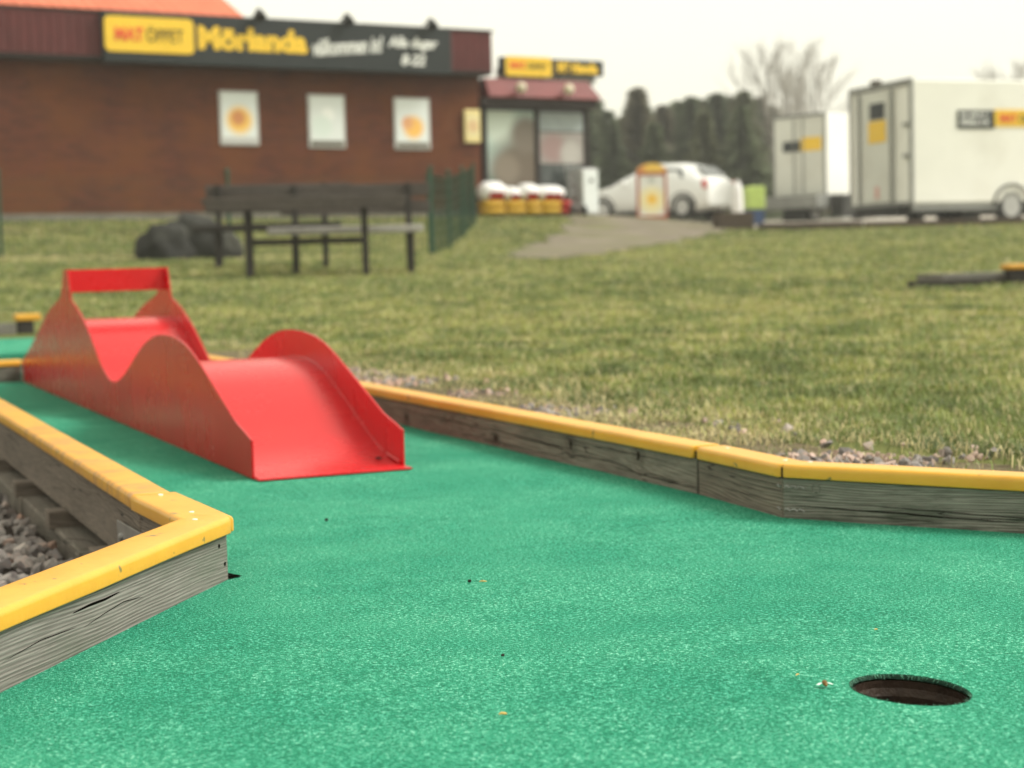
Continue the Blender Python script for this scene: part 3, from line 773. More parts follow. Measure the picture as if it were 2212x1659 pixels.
# low board with yellow block out on the lawn (right)
p0 = at(1965, 612, 10.2); p1 = at(2300, 608, 10.4)
o = thing('lawn_board', Matrix.Translation((p0.x, p0.y, T(p0))) @ Matrix.Rotation(math.atan2(p1.y - p0.y, p1.x - p0.x), 4, 'Z'), 'low grey timber frame with yellow cap block lying on the open lawn', 'lane frame')
LL = (p1 - p0).length
part(MB().box(0, LL, 0, .04, -.03, .045), 'front_board', 'wood_dark', o, bevel=.002, seg=1)
part(MB().box(.24, LL, .045, .42, .0, .082), 'top_deck', 'wood_pale', o, bevel=.002, seg=1)
part(MB().box(.66, .9, -.02, .06, -.03, .10), 'end_post', 'wood_dark', o, bevel=.003, seg=1)
part(MB().box(.645, .95, -.03, .08, .101, .135), 'yellow_cap_block', 'cap', o, bevel=.01, seg=3)

# ------------------------------------------------------------------ gravel
def stone_mesh(seed, n=13, flat=.7):
    r = random.Random(seed); bm = bmesh.new()
    for _ in range(n):
        v = Vector((r.gauss(0, 1), r.gauss(0, 1), r.gauss(0, 1))).normalized() * r.uniform(.75, 1.1)
        bm.verts.new((v.x * r.uniform(.85, 1.25), v.y, v.z * flat))
    h = bmesh.ops.convex_hull(bm, input=bm.verts)
    for g in h['geom_interior'] + h['geom_unused']:
        if isinstance(g, bmesh.types.BMVert) and g.is_valid: bm.verts.remove(g)
    me = bpy.data.meshes.new('stone'); bmesh.ops.recalc_face_normals(bm, faces=bm.faces); bm.to_mesh(me); bm.free(); me.materials.append(M['stone']); return me
STONES = [stone_mesh(100 + i) for i in range(14)]
gb = MB(); 
gx = np.arange(-1.2, .47, .05); gy = np.arange(1.35, 6.2, .05)
gv = [(x, y, -.098 + .008 * mnoise.noise(Vector((x * 9, y * 9, 0)))) for x in gx for y in gy]
ny = len(gy)
gf = [(i * ny + j, (i + 1) * ny + j, (i + 1) * ny + j + 1, i * ny + j + 1) for i in range(len(gx) - 1) for j in range(ny - 1)
      if (Vector((gx[i] + .025, gy[j] + .025)) - LC).dot(Vector((-.804, .594))) > .06]
gb.add(gv, gf); bed = part(gb, 'gravel_bed', 'soil', smooth=80); tag(bed, kind='structure')
def in_bed(x, y):
    return (Vector((x, y)) - LC).dot(Vector((-.804, .594))) > .07 and x < .405
cands = []
for k in range(5200):
    x, y = random.uniform(-.75, .40), random.uniform(1.5, 5.2)
    if not in_bed(x, y): continue
    d = Vector((x, y, -.1)) - CP; dx, dy = d.dot(CR) / d.dot(FWD), d.dot(CU) / d.dot(FWD)
    vis = abs(dx) < .312 and abs(dy) < .24
    cands.append((not vis, d.length, x, y))
cands.sort()
small = MB()
bmv = [([v.co.copy() for v in me.vertices], [tuple(p.vertices) for p in me.polygons]) for me in STONES]
for i, (nv, dist, x, y) in enumerate(cands):
    if i < 300:
        s_ = random.uniform(.011, .020); z = -.088 + random.uniform(0, .018)
        o = link('stone', random.choice(STONES), bed)
        o.location = (x, y, z); o.rotation_euler = [random.uniform(0, 6.28) for _ in range(3)]; o.scale = (s_, s_, s_)
    elif i < 3600:
        vs_, fs_ = bmv[i % len(bmv)]; s_ = random.uniform(.006, .014); Mq = TR(x, y, -.092 + random.uniform(0, .010)) @ Matrix.Rotation(random.uniform(0, 6), 4, (random.random(), random.random(), random.random())) 
        small.add([Mq @ (q * s_) for q in vs_], fs_)
tag(part(small, 'small_stones', 'stone', bed), kind='stuff')
# gravel strip behind the right border
sb = MB(); line = [(1.43, 6.3), (1.43, 2.45), (1.425, 2.16)] + [tuple(RC + RIGHT_D * (k * .1) + Vector((.846, .533)) * .05) for k in range(1, 14)]
rings = []
for i, (x, y) in enumerate(line):
    nrm = Vector((1, .0)) if i < 2 else (Vector((.95, .3)).normalized() if i == 2 else Vector((.846, .533)))
    rings.append([(x + nrm.x * k, y + nrm.y * k, float(terrain(x + nrm.x * max(k, .06), y + nrm.y * max(k, .06))) + .001 - .016 * (k > .3)) for k in (0, .06, .20, .42)])
sb.loft(rings, cap=False, close=False); strip = part(sb, 'gravel_strip', 'strip', smooth=80); tag(strip, kind='structure')
rest = MB(); cnt = 0
for k in range(2200):
    i = random.random()
    if random.random() < .45:
        y = random.uniform(2.4, 5.0); x = 1.445 + abs(random.gauss(0, .11))
    else:
        q = RC + RIGHT_D * random.uniform(-.1, 1.2) + Vector((.846, .533)) * (.065 + abs(random.gauss(0, .11))); x, y = q
    z = T((x, y)) + .004; s_ = random.uniform(.005, .017)
    if mnoise.noise(Vector((x * 2.4, y * 2.4, 4))) < .02: continue
    if cnt < 260 and s_ > .0095:
        o = link('pebble', random.choice(STONES), strip); o.location = (x, y, z); o.rotation_euler = [random.uniform(0, 6.28) for _ in range(3)]; o.scale = (s_, s_, s_ * .8); cnt += 1
    else:
        vs_, fs_ = bmv[k % len(bmv)]; Mq = TR(x, y, z) @ Matrix.Rotation(random.uniform(0, 6), 4, (random.random(), random.random(), random.random())); rest.add([Mq @ (q * s_ * .8) for q in vs_], fs_)
tag(part(rest, 'small_pebbles', 'stone', strip), kind='stuff')

# ------------------------------------------------------------------ grass
def vnoise(x, y, s, seed):
    """cheap value noise for arrays"""
    r = np.random.default_rng(seed); g = r.random((256, 256))
    a, b = x * s, y * s; i, j = np.floor(a).astype(int), np.floor(b).astype(int); fx, fy = a - i, b - j
    fx = fx * fx * (3 - 2 * fx); fy = fy * fy * (3 - 2 * fy); i &= 255; j &= 255; i1, j1 = (i + 1) & 255, (j + 1) & 255
    return (g[i, j] * (1 - fx) + g[i1, j] * fx) * (1 - fy) + (g[i, j1] * (1 - fx) + g[i1, j1] * fx) * fy
def make_grass(N=470000):
    # more blades where the lawn is close: density falls with distance
    k0, k1 = 2.1 ** .3, 31.0 ** .3
    cy = (k0 + (k1 - k0) * rng.random(N)) ** (1 / .3); cx = cy * (rng.random(N) * 2 - 1) * .40
    X = cx * RGT.x + cy * FWDH.x; Y = cx * RGT.y + cy * FWDH.y
    dr = (X - RC.x) * .846 + (Y - RC.y) * .533      # distance outside the angled right border
    ok = np.where(Y > 2.13, X > 1.452, dr > .058)
    ok |= (Y > 6.6)
    far_l = ((X < 1.6) & (Y < 10.1) & (Y > 6.3) & (X > -.5))
    ok &= ~far_l
    ok &= ~path_mask(cx, cy)
    ok &= ~(((cx + .58) * -.5 + (cy - 31.4) * .866 > -.5) & (cx < 3))
    gap = np.where(Y > 2.13, X - 1.452, dr - .058)
    near = (gap < .40) & (cy < 6.6)
    bare = near & (vnoise(X, Y, 4.2, 3) < .56 - gap * 1.1) & (rng.random(N) < .90)
    ok &= ~bare
    X, Y, cx, cy, gap = X[ok], Y[ok], cx[ok], cy[ok], gap[ok]; n = len(X)
    Z = terrain(X, Y)
    big = .08 + vnoise(X, Y, .55, 1) * .22 + vnoise(X * .94 + Y * .34, Y * .94 - X * .34, 3.7, 2) * .34 + vnoise(X, Y, 9.5, 5) * .50
    hgt = (.012 + .020 * rng.random(n)) * (.6 + .8 * vnoise(X, Y, 5, 9))
    edge = np.clip(1 - gap / .55, 0, 1) * (cy < 7)
    hgt *= 1 - .22 * edge
    wid = .00105 * np.maximum(1, cy / 2.9) * (.7 + .7 * rng.random(n))
    hgt *= np.maximum(1, (cy / 9) ** .35)
    az = rng.random(n) * 2 * np.pi; lean = .25 + .95 * rng.random(n) ** 1.1 + .5 * edge * rng.random(n)
    dx, dy = np.cos(az), np.sin(az); sx, sy = -dy, dx
    P = np.stack([X, Y, Z - .003], -1); D = np.stack([dx, dy, np.zeros(n)], -1); Sd = np.stack([sx, sy, np.zeros(n)], -1)
    up = np.array([0, 0, 1.])
    midp = P + (D * (.35 * lean)[:, None] + up * .62) * hgt[:, None]
    tip = P + (D * (1.0 * lean)[:, None] + up * (1 - .30 * lean)[:, None]) * hgt[:, None]
    w2 = wid[:, None]
    V = np.stack([P - Sd * w2, P + Sd * w2, midp + Sd * w2 * .8, midp - Sd * w2 * .8, tip], 1).reshape(-1, 3)
    b = (np.arange(n) * 5)[:, None]
    tri = np.concatenate([b + [0, 1, 2], b + [0, 2, 3], b + [3, 2, 4]], 1).reshape(-1)
    me = bpy.data.meshes.new('lawn_grass'); me.vertices.add(n * 5); me.vertices.foreach_set('co', V.ravel())
    me.loops.add(n * 9); me.loops.foreach_set('vertex_index', tri.astype(np.int32))
    me.polygons.add(n * 3); me.polygons.foreach_set('loop_start', np.arange(0, n * 9, 3, dtype=np.int32)); me.update(calc_edges=True)
    me.polygons.foreach_set('use_smooth', [True] * (n * 3))
    green = np.array([.185, .235, .068]); lime = np.array([.39, .40, .115]); straw = np.array([.60, .52, .28]); dark = np.array([.080, .115, .040])
    q = np.clip((big - .56) * 3.2, 0, 1)[:, None]
    c = green * (1 - q) + lime * q
    dk = np.clip((.55 - big) * 4.5, 0, 1)[:, None] * .7
    c = c * (1 - dk) + dark * dk
    fence_straw = np.exp(-((cy - 20.3) / .35) ** 2) * (cx < -2.0) * .8
    ps = .10 + .26 * q[:, 0] + .62 * edge + fence_straw
    st = (rng.random(n) < ps)[:, None]
    c = np.where(st, straw * (.55 + .7 * rng.random((n, 1))), c * (.6 + .8 * rng.random((n, 1))))
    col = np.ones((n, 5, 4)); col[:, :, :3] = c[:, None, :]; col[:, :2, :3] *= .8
    a = me.color_attributes.new('tint', 'FLOAT_COLOR', 'POINT'); a.data.foreach_set('color', col.reshape(-1).astype(np.float32))
    me.materials.append(M['grass'])
    o = link('lawn_grass', me); tag(o, 'short patchy lawn of green and straw-coloured blades', 'grass', kind='stuff')
make_grass()

# ------------------------------------------------------------------ small bits on the carpet
def cz(x, y): return carpet_z(x, y)
fx, fy = .845, 1.242
fly = thing('dead_fly', TR(fx, fy, cz(fx, fy) + .002) @ Matrix.Rotation(RAD(70), 4, 'Z'), 'tiny brown fly with pale wings lying beside the golf hole', 'fly')
part(MB().tube([(-.006, 0, .001), (-.004, 0, .002), (0, 0, .0028), (.003, 0, .0026), (.0052, 0, .002)], [.0008, .0020, .0025, .0018, .0006], 10), 'body', 'fly', fly, smooth=60)
for s_ in (-1, 1):
    part(MB().add([(0, s_ * .0012, .003), (-.003, s_ * .0055, .0016), (-.0010, s_ * .0080, .0012), (.0022, s_ * .0050, .0020)], [(0, 1, 2, 3)]), 'wing', 'wing', fly)
def scrap(x, y, ln, w_, rot, mat, name, label, cat):
    ln *= .75; w_ *= .7
    mb = MB().tube([(-ln / 2, 0, .0012), (-ln / 6, .0006, .0018), (ln / 4, -.0004, .0016), (ln / 2, 0, .0012)], [w_ * .3, w_, w_, w_ * .3], 6)
    o = part(mb, name, mat, None, (x, y, cz(x, y) + .0006), smooth=60); o.rotation_euler = (0, 0, rot); tag(o, label, cat)
scrap(.557, 1.314, .010, .0018, -.3, 'straw', 'dry_seed', 'small orange dry seed lying on the open green carpet', 'seed')
scrap(.779, 1.890, .013, .0014, -.45, 'straw', 'straw_bit', 'thin yellow straw bit beside a black crumb on the carpet', 'straw')
scrap(.845, 1.286, .010, .0009, .6, 'straw', 'straw_bit', 'tiny pale straw sliver just behind the dead fly', 'straw')
scrap(1.032, 1.421, .006, .0011, .2, 'straw', 'dry_seed', 'tiny rusty seed husk on the carpet behind the golf hole', 'seed')
scrap(.765, 1.900, .0065, .0030, .2, 'crumb', 'dirt_crumb', 'black dirt crumb next to the thin yellow straw bit', 'crumb')
scrap(.757, 2.474, .0085, .0032, .9, 'crumb', 'dirt_crumb', 'black dirt crumb in front of the red ramp', 'crumb')
scrap(.644, 1.515, .0055, .0022, 1.2, 'crumb', 'dirt_crumb', 'small dark crumb alone in the middle of the carpet', 'crumb')

# ------------------------------------------------------------------ lettering
def text_mesh(body, size, mat, width=None, bold=0.0, shear=0.0, extrude=.006, height=None):
    cu = bpy.data.curves.new('t', 'FONT'); cu.body = body; cu.size = size; cu.offset = bold; cu.shear = shear; cu.extrude = extrude; cu.align_x = 'CENTER'; cu.align_y = 'CENTER'; cu.resolution_u = 3
    ot = bpy.data.objects.new('t', cu); COL.objects.link(ot)
    dg = bpy.context.evaluated_depsgraph_get(); me = bpy.data.meshes.new_from_object(ot.evaluated_get(dg))
    bpy.data.objects.remove(ot); bpy.data.curves.remove(cu)
    co = np.zeros(len(me.vertices) * 3); me.vertices.foreach_get('co', co); co = co.reshape(-1, 3)
    mn, mx = co.min(0), co.max(0); co -= (mn + mx) / 2
    if width: co[:, 0] *= width / (mx[0] - mn[0])
    if height: co[:, 1] *= height / (mx[1] - mn[1])
    me.vertices.foreach_set('co', co.ravel()); me.update(); me.materials.clear(); me.materials.append(M[mat]); return me
def letters(body, mat, parent, x, y, z, width, height, bold=0.0, shear=0.0, tilt=0.0, name='lettering'):
    me = text_mesh(body, .3, mat, width, bold, shear, height=height); me.name = name
    return link(name, me, parent, Mx=TR(x, y, z) @ Matrix.Rotation(RAD(-tilt), 4, 'Y') @ Matrix.Rotation(RAD(90), 4, 'X'))
def rrect(x0, x1, z0, z1, r, n=5):
    pts = []
    for (cx, cz_, a0) in ((x1 - r, z1 - r, 0), (x0 + r, z1 - r, 90), (x0 + r, z0 + r, 180), (x1 - r, z0 + r, 270)):
        for k in range(n): a = RAD(a0 + 90 * k / (n - 1)); pts.append((cx + r * math.cos(a), cz_ + r * math.sin(a)))
    return pts

# ------------------------------------------------------------------ the shop
GZ = 1.28
c0 = at(1042, 465, 31.4)
BM = frame(60, Vector((c0.x, c0.y, GZ)))                   # local x along the wall to the right, y into the building
shop = thing('shop_building', BM, 'long brown brick shop with maroon fascia and coral roof across the lawn', 'building')
WL = -17.0
part(MB().box(WL, 0, 0, 8.0, -.45, 2.60), 'wall', 'brick', shop)
part(MB().box(WL, .02, -.05, 8.0, -.5, .10), 'foundation', 'concrete', shop)
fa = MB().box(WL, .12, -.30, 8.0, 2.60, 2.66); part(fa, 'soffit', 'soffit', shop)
fascia = part(MB().box(WL, .12, -.31, 8.0, 2.665, 3.38), 'fascia', 'maroon', shop)
rib = MB().box(-.02, .02, -.325, -.308, 2.68, 3.36)
rm = rib.mesh('cladding_board', M['maroon'])
for k in range(66):
    x = .08 - k * .16
    if not (-7.4 < x < -.75): link('cladding_board', rm, fascia, (x, 0, 0))
part(MB().box(WL, .15, -.34, 8.0, 3.382, 3.42), 'top_flashing', 'soffit', shop)
# coral roof: ribbed slope with its rake on the right
rx, _z = hit(545, 52, BM, 0.2)
roof = MB(); xs = np.arange(WL, rx + .01, .1); R0 = []; R1 = []
ztop = 3.42; run, rise = 5.5, 4.6
rings = []
for t_ in np.linspace(0, 1, 26):
    zz = ztop - .05 + rise * t_; yy = .15 + run * t_
    step = .03 * ((t_ * 26) % 1)
    rings.append([(x - 1.2 * t_ * 2.2, yy, zz + (.03 if i % 2 else 0)) for i, x in enumerate(xs)])
roof.loft(rings, cap=False, close=False); part(roof, 'roof', 'coral', shop)
# sign
def wallpx(px, py, off=-.33): return hit(px, py, BM, off)
sx0, sz1 = wallpx(216, 40); sx1, _ = wallpx(968, 90); _, sz0 = wallpx(590, 148); sz1 = 3.39
sign = thing('shop_sign', BM @ TR((sx0 + sx1) / 2, -.335, sz0), 'long charcoal shop sign with yellow panel and yellow and white lettering on the fascia', 'sign')
sw = sx1 - sx0; sh = sz1 - sz0
part(MB().box(-sw / 2, sw / 2, -.12, 0, 0, sh), 'panel', 'signblack', sign, bevel=.01, seg=1)
def sgx(px, py): a, b = wallpx(px, py, -.46); return a - (sx0 + sx1) / 2, b - sz0
a0, b1 = sgx(224, 45); a1, b0 = sgx(420, 128)
b0 = .20 * sh; b1 = .90 * sh
yp = part(MB().prism(rrect(a0, a1, b0, b1, .09), -.150, -.121), 'yellow_panel', 'yellow', sign)
zc = (b0 + b1) / 2; wy = a1 - a0
letters('MAT', 'redletter', yp, a0 + wy * .27, -.153, zc, wy * .32, .22, .012)
letters('ÖPPET', 'darkletter', yp, a0 + wy * .67, -.153, zc + .02, wy * .42, .27, .002)
a0, _ = sgx(428, 80); a1, _ = sgx(664, 105)
letters('Mörlanda', 'yellow', sign, (a0 + a1) / 2, -.125, sh * .55, a1 - a0, .40, .016)
a0, _ = sgx(676, 110); a1, _ = sgx(828, 105)
letters('välkommen in!', 'whiteletter', sign, (a0 + a1) / 2, -.125, sh * .52, a1 - a0, .30, .008, .35, tilt=5)
a0, _ = sgx(838, 105); a1, _ = sgx(946, 112)
letters('Alla dagar', 'whiteletter', sign, (a0 + a1) / 2, -.125, sh * .62, a1 - a0, .25, .010, .25)
letters('8-22', 'whiteletter', sign, (a0 + a1) / 2, -.125, sh * .28, (a1 - a0) * .48, .20, .010, .25)
for i, (px, py) in enumerate(((558, 46), (748, 66), (929, 76))):
    x, z = wallpx(px, py, -.5)
    lp = thing('sign_lamp', BM @ TR(x, -.30, 3.42), ['small black spotlight above the yellow place name on the shop sign', 'small black spotlight above the slanted white script on the shop sign', 'small black spotlight above the opening hours on the shop sign'][i], 'lamp')
    part(MB().tube([(0, .05, -.03), (0, .02, .03), (0, -.10, .07), (0, -.22, .06)], .016, 6), 'arm', 'black', lp)
    part(MB().tube([(0, -.20, .12), (0, -.25, .06), (0, -.31, -.04)], [.03, .07, .11], 12), 'lamp_head', 'black', lp)
# posters
PL = ['white poster with a round yellow and red fruit print on the brick wall', 'plain pale poster with a grey foot strip between the two fruit posters', 'white poster with an orange fruit print next to the cream notice box']
for i, (x0, x1, y0, y1) in enumerate(((472, 561, 193, 317), (664, 748, 201, 323), (850, 931, 208, 326))):
    a, zt = wallpx(x0, y0, -.03); b, zb = wallpx(x1, y1, -.03)
    xc = (a + b) / 2; hw_, hh = (b - a) / 2, (zt - zb) / 2 - .02
    zc = (wallpx((x0 + x1) / 2, (y0 + y1) / 2, -.03))[1]
    po = thing('poster', BM @ TR(xc, -.001, zc - hh), PL[i], 'poster')
    part(MB().box(-hw_, hw_, -.03, -.001, 0, 2 * hh), 'frame', 'frame_grey', po, bevel=.006, seg=1)
    blobs = {0: [(.0, hh * .92, .30, (.85, .52, .10)), (-.02, hh * 1.0, .17, (.60, .24, .08))], 1: [(.02, hh * 1.25, .16, (.86, .88, .86)), (-.1, hh * .8, .25, (.66, .74, .70))], 2: [(.02, hh * .85, .26, (.85, .48, .10)), (-.10, hh * 1.02, .15, (.72, .35, .16))]}[i]
    part(MB().box(-hw_ * .88, hw_ * .88, -.034, -.0305, hh * .28, hh * 1.92), 'sheet', mat_blotch('poster_print_%d' % i, (.72, .76, .75), blobs), po)
    part(MB().box(-hw_ * .88, hw_ * .88, -.0345, -.0305, hh * .06, hh * .26), 'foot_strip', 'frame_grey' if i < 1 else 'concrete', po)
a, zt = wallpx(1003, 236, -.06); b, zb = wallpx(1042, 308, -.06); b = min(b, -.03)
po = thing('notice_box', BM @ TR((a + b) / 2, -.001, zb), 'small cream notice box at the brick corner of the shop', 'notice box')
part(MB().box(-(b - a) / 2, (b - a) / 2, -.08, -.001, 0, zt - zb), 'case', 'cream', po, bevel=.012)
part(MB().box(-(b - a) * .36, (b - a) * .36, -.084, -.0805, .1, (zt - zb) - .1), 'sheet', mat_blotch('notice_print', (.70, .62, .34), [(0, .3, .15, (.62, .42, .22))]), po)

# entrance bay -----------------------------------------------------------
bx1, _ = hit(1268, 300, BM, .2)
bay = thing('entrance_bay', BM @ TR(0, 0, 0), 'glazed shop entrance with red hipped canopy and two globe lamps', 'building')
cxr, _ = hit(1303, 215, BM, -.15)
_, cz0 = hit(1170, 212, BM, -.15); _, cz1 = hit(1170, 172, BM, -.0)
part(MB().loft([[(.14, -.15, cz0), (cxr, -.15, cz0), (cxr, 4, cz0), (.14, 4, cz0)], [(.14, .05, cz1), (cxr - .22, .05, cz1), (cxr - .22, 4, cz1), (.14, 4, cz1)]]), 'canopy', 'redtrim', bay, bevel=.02)
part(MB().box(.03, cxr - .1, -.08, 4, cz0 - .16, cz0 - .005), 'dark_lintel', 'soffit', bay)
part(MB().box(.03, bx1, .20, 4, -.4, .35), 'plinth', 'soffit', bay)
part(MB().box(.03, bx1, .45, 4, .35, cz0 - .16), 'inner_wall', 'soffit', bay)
def bpx(px, py): return hit(px, py, BM, .20)
pan = [(1050, 1156, 'poster'), (1164, 1262, 'clear')]
for i, (p0_, p1_, kk) in enumerate(pan):
    a, _ = bpx(p0_, 300); b, _ = bpx(p1_, 300); zt = cz0 - .19; zb = .38
    wn = part(MB().box(a, b, .22, .26, zb, zt), 'window', mat_glass('bay_glass_%d' % i, (.05, .06, .06), .08) if kk == 'clear' else M['glass'], bay)
    if kk == 'poster':
        part(MB().box(a + .03, b - .02, .200, .218, zb + .05, zt - .03), 'window_print', mat_blotch('window_picture', (.40, .52, .47), [((a + b) / 2 - .25, 1.75, .5, (.58, .66, .58)), ((a + b) / 2 + .22, .75, .95, (.13, .10, .072)), ((a + b) / 2 + .35, 1.55, .45, (.17, .14, .11)), ((a + b) / 2 - .55, .5, .35, (.12, .16, .13)), ((a + b) / 2 - .1, .9, .35, (.20, .165, .125))]), wn)
    else:
        part(MB().box(a + .02, b - .02, .200, .218, zb + .62, zb + 1.22), 'window_print', mat_blotch('window_banner', (.30, .27, .25), [((a + b) / 2 - .2, 1.3, .35, (.30, .20, .19)), ((a + b) / 2 + .2, 1.2, .3, (.40, .38, .35))]), wn)
        part(MB().box(a + .02, b - .02, .200, .218, zb + 1.25, zt - .04), 'window_blind', mat_print('pale_blind', [(.3, (.24, .28, .28)), (.7, (.38, .43, .42))], 1.2), wn)
for px in (1047, 1160, 1266):
    a, _ = bpx(px, 300); part(MB().box(a - .035, a + .035, .17, .30, .34, cz0 - .17), 'mullion', 'soffit', bay)
for i, (px, py) in enumerate(((1127, 189), (1230, 193))):
    a, z = hit(px, py, BM, -.28)
    g = thing('globe_lamp', BM @ TR(a, -.12, z - .10), ['cream globe lamp on the red canopy nearest the brick wall', 'cream globe lamp on the red canopy nearest its slanted end'][i], 'lamp')
    mbg = MB(); rg = []
    for k in range(9):
        t_ = -math.pi / 2 + math.pi * k / 8; rg.append([(.105 * math.cos(t_) * math.cos(q), -.14 + .105 * math.cos(t_) * math.sin(q), .10 + .105 * math.sin(t_)) for q in np.linspace(0, 2 * math.pi, 16, endpoint=False)])
    mbg.loft(rg); part(mbg, 'globe', 'lampglobe', g, smooth=60)
    part(MB().tube([(0, .12, .07), (0, -.02, .08), (0, -.14, -.02)], .02, 8), 'bracket', 'soffit', g)
# roof sign over the canopy
a, zt = hit(1078, 122, BM, .1); b, _ = hit(1300, 140, BM, .1); _, zb = hit(1190, 162, BM, .1)
zt_ = hit(1190, 128, BM, .1)[1]
rs = thing('roof_sign', BM @ TR((a + b) / 2, .10, cz1), 'dark rooftop sign with two yellow panels over the entrance canopy', 'sign')
w_ = b - a; zb -= cz1; zt_ -= cz1
part(MB().box(-w_ / 2, w_ / 2, -.06, .06, zb, zt_), 'panel', 'signblack', rs, bevel=.01, seg=1)
yp = part(MB().prism(rrect(-w_ * .46, -w_ * .02, zb - .05, zt_ + .02, .05), -.085, -.061), 'yellow_panel', 'yellow', rs)
zc = (zb + zt_) / 2
letters('MAT', 'redletter', yp, -w_ * .345, -.088, zc, w_ * .15, .13, .012); letters('ÖPPET', 'darkletter', yp, -w_ * .16, -.088, zc, w_ * .19, .15, .002)
letters('Mörlanda', 'yellow', rs, w_ * .24, -.064, zc, w_ * .40, .22, .02)
for xx in (-w_ * .4, -w_ * .1, w_ * .1, w_ * .4): part(MB().box(xx - .02, xx + .02, .0, .05, -.05, zb + .02), 'support', 'galv', rs)
part(MB().box(-w_ * .49, w_ * .47, .12, .17, -.02, zb + .12), 'backing_board', 'frame_grey', rs)
# sacks stacked in front of the entrance
def sack(x, y, z, ln, h_, d_, mat, label, grp, band=None):
    o = thing('garden_sack', BM @ TR(x, y, z), label, 'sack', grp)
    rg = []
    for t_, k in ((0, .25), (.06, .75), (.2, .97), (.5, 1.0), (.8, .97), (.94, .75), (1, .25)):
        rg.append([(-ln / 2 + ln * t_, d_ / 2 * k * math.cos(q), h_ / 2 + h_ / 2 * k * math.sin(q) * (1 + .06 * math.sin(5 * q + x))) for q in np.linspace(0, 2 * math.pi, 12, endpoint=False)])
    part(MB().loft(rg), 'bag', mat, o, smooth=60)
    if band:
        rg = [[(-ln / 2 + ln * t_, d_ / 2 * 1.012 * math.cos(q), h_ / 2 + h_ / 2 * 1.012 * math.sin(q)) for q in np.linspace(math.pi * 1.02, 2 * math.pi * .99, 8)] for t_ in (.2, .5, .8)]
        part(MB().loft(rg, cap=False, close=False), 'printed_band', band, o, smooth=60)
    return o
zg = -.0
xs_ = [hit(px, 430, BM, .35)[0] for px in (1047, 1070, 1115, 1160, 1205, 1228)]
row0 = [(1067, 44, 'sack_y'), (1112, 44, 'sack_y'), (1150, 34, 'sack_y'), (1188, 46, 'sack_y'), (1220, 22, 'sack_r')]
for i, (px, wpx, mt) in enumerate(row0):
    a = hit(px - wpx / 2, 440, BM, -.3)[0]; b = hit(px + wpx / 2, 440, BM, -.3)[0]
    for lv in range(2):
        sack((a + b) / 2, -.20, -.02 + lv * .13, (b - a) * 1.06, .16, .5, mt, 'yellow garden sack in the bottom layers of the pile at the entrance' if mt == 'sack_y' else 'orange-red sack at the end of the pile at the entrance', 'sacks piled at the entrance')
for i, (px, wpx, hh_) in enumerate(((1068, 50, .46), (1108, 30, .34), (1145, 38, .42), (1190, 56, .38))):
    a = hit(px - wpx / 2, 410, BM, -.3)[0]; b = hit(px + wpx / 2, 410, BM, -.3)[0]
    sack((a + b) / 2, -.20, .25, (b - a) * 1.08, hh_ * .8, .46, 'sack_w', ['plump white sack with red band nearest the brick corner', 'small white sack with red band between two larger white ones', 'white sack with red band left of the widest white sack', 'widest white sack with red band on top of the pile'][i], 'white sacks on the pile', 'sack_r')
# white cabinet and grey trolley beside the entrance
pb = at(1277, 471, 32.2); Mc = frame(60, Vector((pb.x, pb.y, T(pb) - .01)))
fz = thing('storage_cabinet', Mc, 'narrow pale grey cabinet standing beside the sacks at the entrance', 'cabinet')
ht = at(1277, 362, 32.2).z - T(pb)
part(MB().box(-.19, .19, 0, .5, .02, ht), 'body', 'frame_grey', fz, bevel=.03, seg=3)
part(MB().box(-.17, .17, -.02, -.001, .08, ht - .05), 'door', 'poster_white', fz, bevel=.008)
part(MB().box(-.03, .05, -.03, -.021, ht * .72, ht * .78), 'dark_handle', 'black', fz)
part(MB().box(-.18, .18, .02, .48, -.3, .02), 'base', 'chassis', fz)
pb = at(1247, 470, 32.0); Mc = frame(60, Vector((pb.x, pb.y, T(pb))))
tr = thing('hand_trolley', Mc, 'grey wire trolley leaning between the sacks and the pale cabinet', 'trolley')
for x in (-.12, .12): part(MB().tube([(x, 0, .05), (x, .12, .6), (x, .22, 1.0)], .018, 6), 'upright', 'galv', tr)
for z in (.2, .45, .7, .95): part(MB().tube([(-.12, .02 + z * .2, z), (.12, .02 + z * .2, z)], .012, 6), 'rung', 'galv', tr)
for x in (-.16, .16): part(MB().disc((0, .1), .10, x - .02, x + .02, 16), 'wheel', 'tyre', tr, Mx=Matrix.Rotation(RAD(90), 4, 'Z'))

